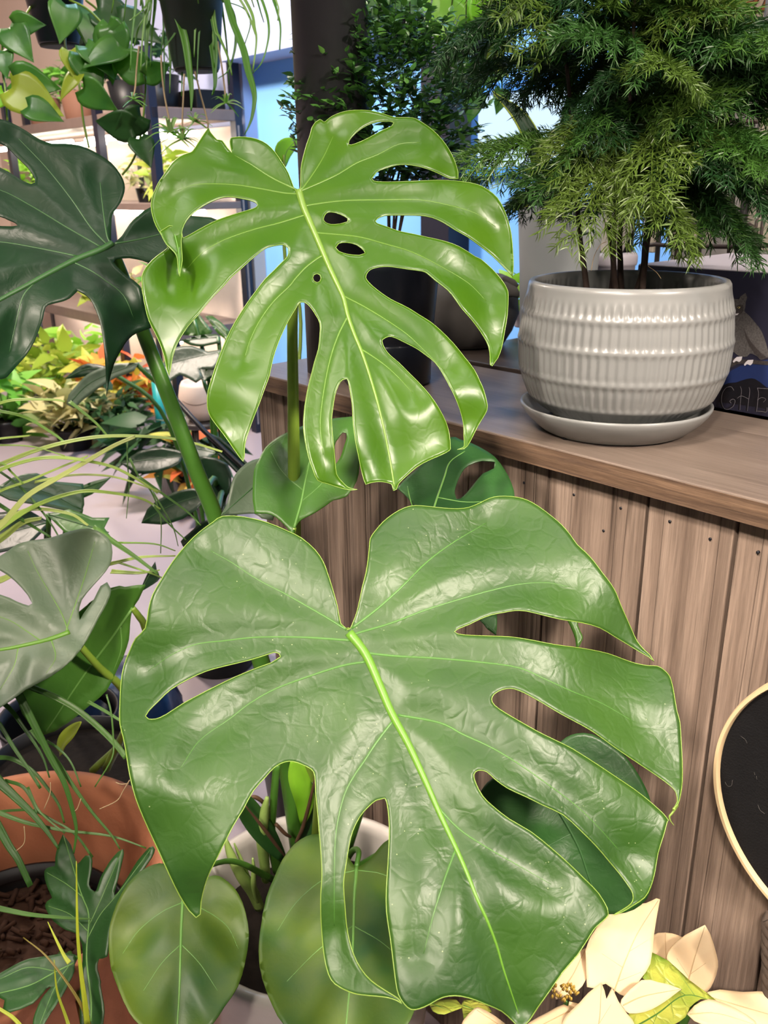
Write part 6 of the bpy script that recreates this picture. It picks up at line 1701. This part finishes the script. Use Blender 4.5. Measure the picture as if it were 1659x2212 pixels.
ph_, q = hang('hanging_pothos', 'trailing pothos in a black hanging pot at the upper left', 130, 97, 1.75, .058, .105, M['black_blue'])
D1 = 1.72
for pts, lv in (([(150, 0, 1.68), (190, 20, 1.66), (230, 60, 1.65), (262, 95, 1.65), (310, 150, 1.66), (312, 230, 1.67), (300, 310, 1.68), (285, 350, 1.69), (264, 378, 1.7)], [(262, 100, 95, 150, 'leaf_pothos'), (310, 155, 92, 205, 'leaf_pothos'), (316, 165, 60, 330, 'leaf_pothos'), (305, 250, 78, 140, 'leaf_shade'), (285, 275, 82, 185, 'leaf_shade'), (300, 300, 70, 62, 'leaf_shade'), (245, 60, 110, 100, 'leaf_pothos'), (232, 55, 80, 60, 'leaf_pothos')]),
                ([(75, 0, 1.70), (50, 40, 1.69), (10, 80, 1.69), (5, 140, 1.70), (12, 200, 1.70), (16, 260, 1.70)], [(20, 60, 90, 55, 'leaf_pothos'), (25, 190, 115, 25, 'leaf_lemon'), (5, 110, 60, 80, 'leaf_pothos'), (30, 170, 95, 8, 'leaf_pothos'), (60, 230, 75, 15, 'leaf_pothos'), (30, 55, 70, 5, 'leaf_pothos'), (8, 200, 55, 130, 'leaf_bright')]),
                ([(130, 0, 1.66), (140, 60, 1.65), (142, 105, 1.70), (160, 150, 1.71), (172, 190, 1.71), (180, 260, 1.72), (192, 318, 1.72)], [(150, 110, 60, 75, 'leaf_lemon'), (170, 160, 70, 140, 'leaf_lemon'), (180, 190, 80, 35, 'leaf_pothos'), (175, 115, 90, 60, 'leaf_pothos'), (142, 10, 90, 88, 'leaf_pothos'), (185, 100, 85, 40, 'leaf_pothos')]),
                ([(185, 0, 1.72), (215, 30, 1.74), (230, 100, 1.76), (190, 140, 1.76), (178, 175, 1.76)], [(200, 30, 120, 75, 'leaf_pothos'), (225, 60, 95, 130, 'leaf_grey'), (230, 95, 90, 110, 'leaf_grey'), (255, 40, 100, 20, 'leaf_shade'), (210, 20, 110, 20, 'leaf_shade')])):
    vn = px_tube('vine', M['petiole'], ph_, [(x, y, d, 5) for x, y, d in pts], sides=7)
    for (x, y, L_, an, mm) in lv:
        heart_leaf(vn, M[mm], x, y, min(p_[2] for p_ in pts) - .01, L_, an, rng.uniform(-.2, .4), rng.uniform(-.6, .6))

spd, q = hang('hanging_spider_plant', 'spider plant with long blades and dangling plantlets in a dark green hanging pot', 425, 150, 1.60, .058, .135, M['green_plastic'])
SPB = [([(517, -20), (543, 27), (550, 60), (554, 90), (546, 154)], 11, 3, .7), ([(554, -20), (574, 24), (581, 63), (577, 99), (565, 136), (545, 159)], 9, 2, .4), ([(480, 0), (489, 4), (528, 20), (541, 51), (528, 98)], 6, 2, .2), ([(480, -5), (492, 9), (505, 36), (510, 78), (505, 118), (492, 154), (471, 170)], 15, 2, .2),
       ([(500, 40), (512, 72), (527, 112), (536, 154), (546.6, 190), (550, 217), (543, 259), (528.5, 291)], 11, 2, .35, 15), ([(465, 60), (474, 81), (492, 123), (501, 163)], 12, 3, .6), ([(580, -20), (599, 27), (606, 60), (604, 108)], 8, 3, .3), ([(430, -20), (440, 5), (451, 54), (461.6, 127), (465, 181), (458, 206)], 18, 3, .3, 16),
       ([(360, -20), (372, 5), (398, 80), (410, 159), (414, 200), (413, 240)], 20, 3, .4, 18), ([(445, -20), (462, 60), (468, 120), (461, 203)], 16, 3, .2), ([(505, -20), (525, 10), (540, 40), (552, 75)], 9, 4, .8),
       ([(330, -10), (318, 30), (300, 60), (290, 100)], 12, 3, .4), ([(340, -20), (325, 0), (305, 25), (280, 45)], 10, 3, .5), ([(395, -20), (390, 10), (385, 60), (350, 110)], 14, 4, .1), ([(590, -30), (596, 0), (602, 20), (600, 45)], 6, 3, .9)]
for i, b_ in enumerate(SPB):
    pts, w0, w1, a = b_[:4]
    mb = MB(); d = 1.535 + .008 * (i % 4)
    x0_, y0_ = pts[0]                     # every blade springs from the crown in the pot
    pts = [(425 + (x0_ - 425) * .15, -45), (425 + (x0_ - 425) * .6, min(y0_ - 30, -70 + .3 * y0_))] + list(pts)
    px_blade(mb, pts, d, d, w0, w1, wm=b_[4] if len(b_) > 4 else None, a=a); mb.build('blade', M['blade_spider'], spd, solid=.0005)
for i in range(22):
    x0 = 300 + 8 * i + rng.uniform(-8, 8)
    y1 = rng.uniform(70, 210)
    dx = rng.uniform(-22, 26)
    mb = MB(); d = 1.58 + rng.uniform(-.05, .03)
    px_blade(mb, [(425 + (x0 - 425) * .15, -45), (425 + (x0 - 425) * .6, -85), (x0, -40), (x0 + dx * .4, 20), (x0 + dx * .8, y1 * .55), (x0 + dx, y1)], d, d, rng.uniform(8, 15), 2, a=float(rng.uniform(.1, .75))); mb.build('blade', M['blade_spider'], spd, solid=.0005)
for i in range(9):
    a_ = i * .7
    top = q + np.array([0, 0, .13])
    mb = MB(); pts = spline([top, top + np.array([.05 * math.cos(a_), .05 * math.sin(a_), .06]), top + np.array([.12 * math.cos(a_), .10 * math.sin(a_) + .02, .03]), top + np.array([.15 * math.cos(a_), .12 * math.sin(a_) + .03, -.04])], 5)
    mb.ribbon(pts, [.013 * (1 - j / len(pts)) + .001 for j in range(len(pts))], a=.3 + .06 * i); mb.build('blade', M['blade_spider'], spd, solid=.0005)
for (pts, cx, cy, s_) in (([(348, 120), (350, 160), (356, 210), (368, 270)], 368, 285, 62), ([(398, 160), (396, 210), (394, 259)], 395, 300, 55), ([(421, 155), (432, 200), (449.5, 274)], 420, 262, 40), ([(470, 90), (480, 150), (487, 205)], 489, 222, 42), ([(300, 100), (295, 150), (292, 190)], 288, 215, 36)):
    rn = px_tube('runner', M['runner'], spd, [(x, y, 1.56, 4) for x, y in pts] + [(cx, cy - s_ * .2, 1.56, 3)], sides=6)
    mb = MB()
    for j in range(11):
        a_ = -math.pi / 2 + (j - 5) * .42 + rng.normal(0, .12)
        L_ = s_ * rng.uniform(.75, 1.1)
        p0 = np.array([cx, cy])
        p1 = p0 + np.array([math.cos(a_), math.sin(a_)]) * L_ * .5
        p2 = p0 + np.array([math.cos(a_) * L_ * .9, math.sin(a_) * L_ * .7 + L_ * .22])
        dd = 1.56 + rng.uniform(-.03, .03)
        px_blade(mb, [p0, p1, p2], 1.56, dd, s_ * .15, 1.2, a=float(rng.uniform(.3, 1)))
    mb.build('plantlet', M['blade_spider'], rn)

hb, q = hang('hanging_lime_plant', 'lime leaved hanging plant in a dark pot above the bush, left of the pine', 1006, 188, 1.95, .050, .092, M['green_plastic'], drain=False)
for (x, y, L_, an, mm) in ((985, 60, 120, 230, 'leaf_bright'), (1000, 50, 130, 270, 'leaf_bright'), (1020, 60, 120, 300, 'leaf_bright'), (1040, 70, 100, 330, 'leaf_bright'), (990, 70, 90, 200, 'leaf_bright'), (1030, 80, 95, 10, 'leaf_lemon'), (1020, 85, 110, 40, 'leaf_lemon'), (1045, 50, 95, 270, 'leaf_bright'), (960, 50, 90, 250, 'leaf_bright'), (1060, 40, 110, 310, 'leaf_bright')):
    heart_leaf(hb, M[mm], x, y, 1.92 + rng.uniform(-.03, .03), L_, an, rng.uniform(-.2, .3), rng.uniform(-.4, .4))
for pts in ([(1040, 95, 1.93), (1062, 130, 1.93), (1070, 170, 1.93), (1040, 200, 1.93), (1025, 215, 1.93)], [(1045, 95, 1.94), (1080, 150, 1.94), (1085, 195, 1.94)]):
    vn = px_tube('vine', M['petiole_dark'], hb, [(x, y, d, 4) for x, y, d in pts], sides=6)
    x, y, d = pts[-2]
    heart_leaf(vn, M['leaf_pothos'], x, y, d - .01, 60, 150, 0, .2)
    heart_leaf(vn, M['leaf_pothos'], pts[-1][0], pts[-1][1], d - .01, 50, 100, 0, -.3)
hc, q = hang('hanging_green_plant', 'hanging plant in a black pot behind the bush, right of the steel column', 890, 118, 2.05, .052, .075, M['black_plastic'], drain=False)
for (x, y, L_, an, mm) in ((830, 30, 95, 250, 'leaf_bright'), (800, 40, 80, 230, 'leaf_bright'), (790, 60, 90, 270, 'leaf_mid'), (860, 40, 110, 280, 'leaf_pothos'), (890, 45, 100, 250, 'leaf_mid'), (900, 50, 110, 300, 'leaf_bright'), (920, 50, 95, 330, 'leaf_bright'), (870, 50, 95, 210, 'leaf_bright'), (840, 10, 90, 200, 'leaf_bright'), (930, 30, 100, 280, 'leaf_bright')):
    heart_leaf(hc, M[mm], x, y, 2.02 + rng.uniform(-.04, .04), L_, an, rng.uniform(-.2, .3), rng.uniform(-.4, .4))
# small greenery on the back counter, behind the clay pot and beside the column
vp = pot_plant('small_green_plant', 'small bright green plant on the back counter between the clay pot and the planter', 1140, 705, 1.018, None, .035, .045, M['paper_white'], 'lime foliage', (.05, .05, .05), 45, .045)
lp = empty('lime_leaf_plant', (*at(600, 780, 1.62)[:2], 0), 'lime leaf rising behind the two lobes of the upper monstera leaf', 'potted plant')
lx, ly = at(600, 780, 1.62)[:2]
MB().lathe([(.07, 0), (.075, .01), (.10, .30), (.104, .31), (.098, .312), (.095, .28)], (lx, ly), 32, close_top=True).build('pot', BPs, lp)
px_tube('petiole', M['petiole'], lp, [(612, 335, 1.6, 6), (617, 420, 1.61, 7), (616, 560, 1.62, 8), (650, 700, 1.62, 8), (620, 1050, 1.62, 9)])
make_leaf(lp, M['leaf_bright'], [(594,325),(600,308),(615,298),(632,297),(645,300),(640,320),(628,338),(618,360),(612,352),(600,340)], [(612,335,1.6), (594,325,1.58), (640,300,1.62)], [(614,350),(620,325),(640,303)], [], [], step=8, vein_m=M['vein'], mid_w=(3, 1))
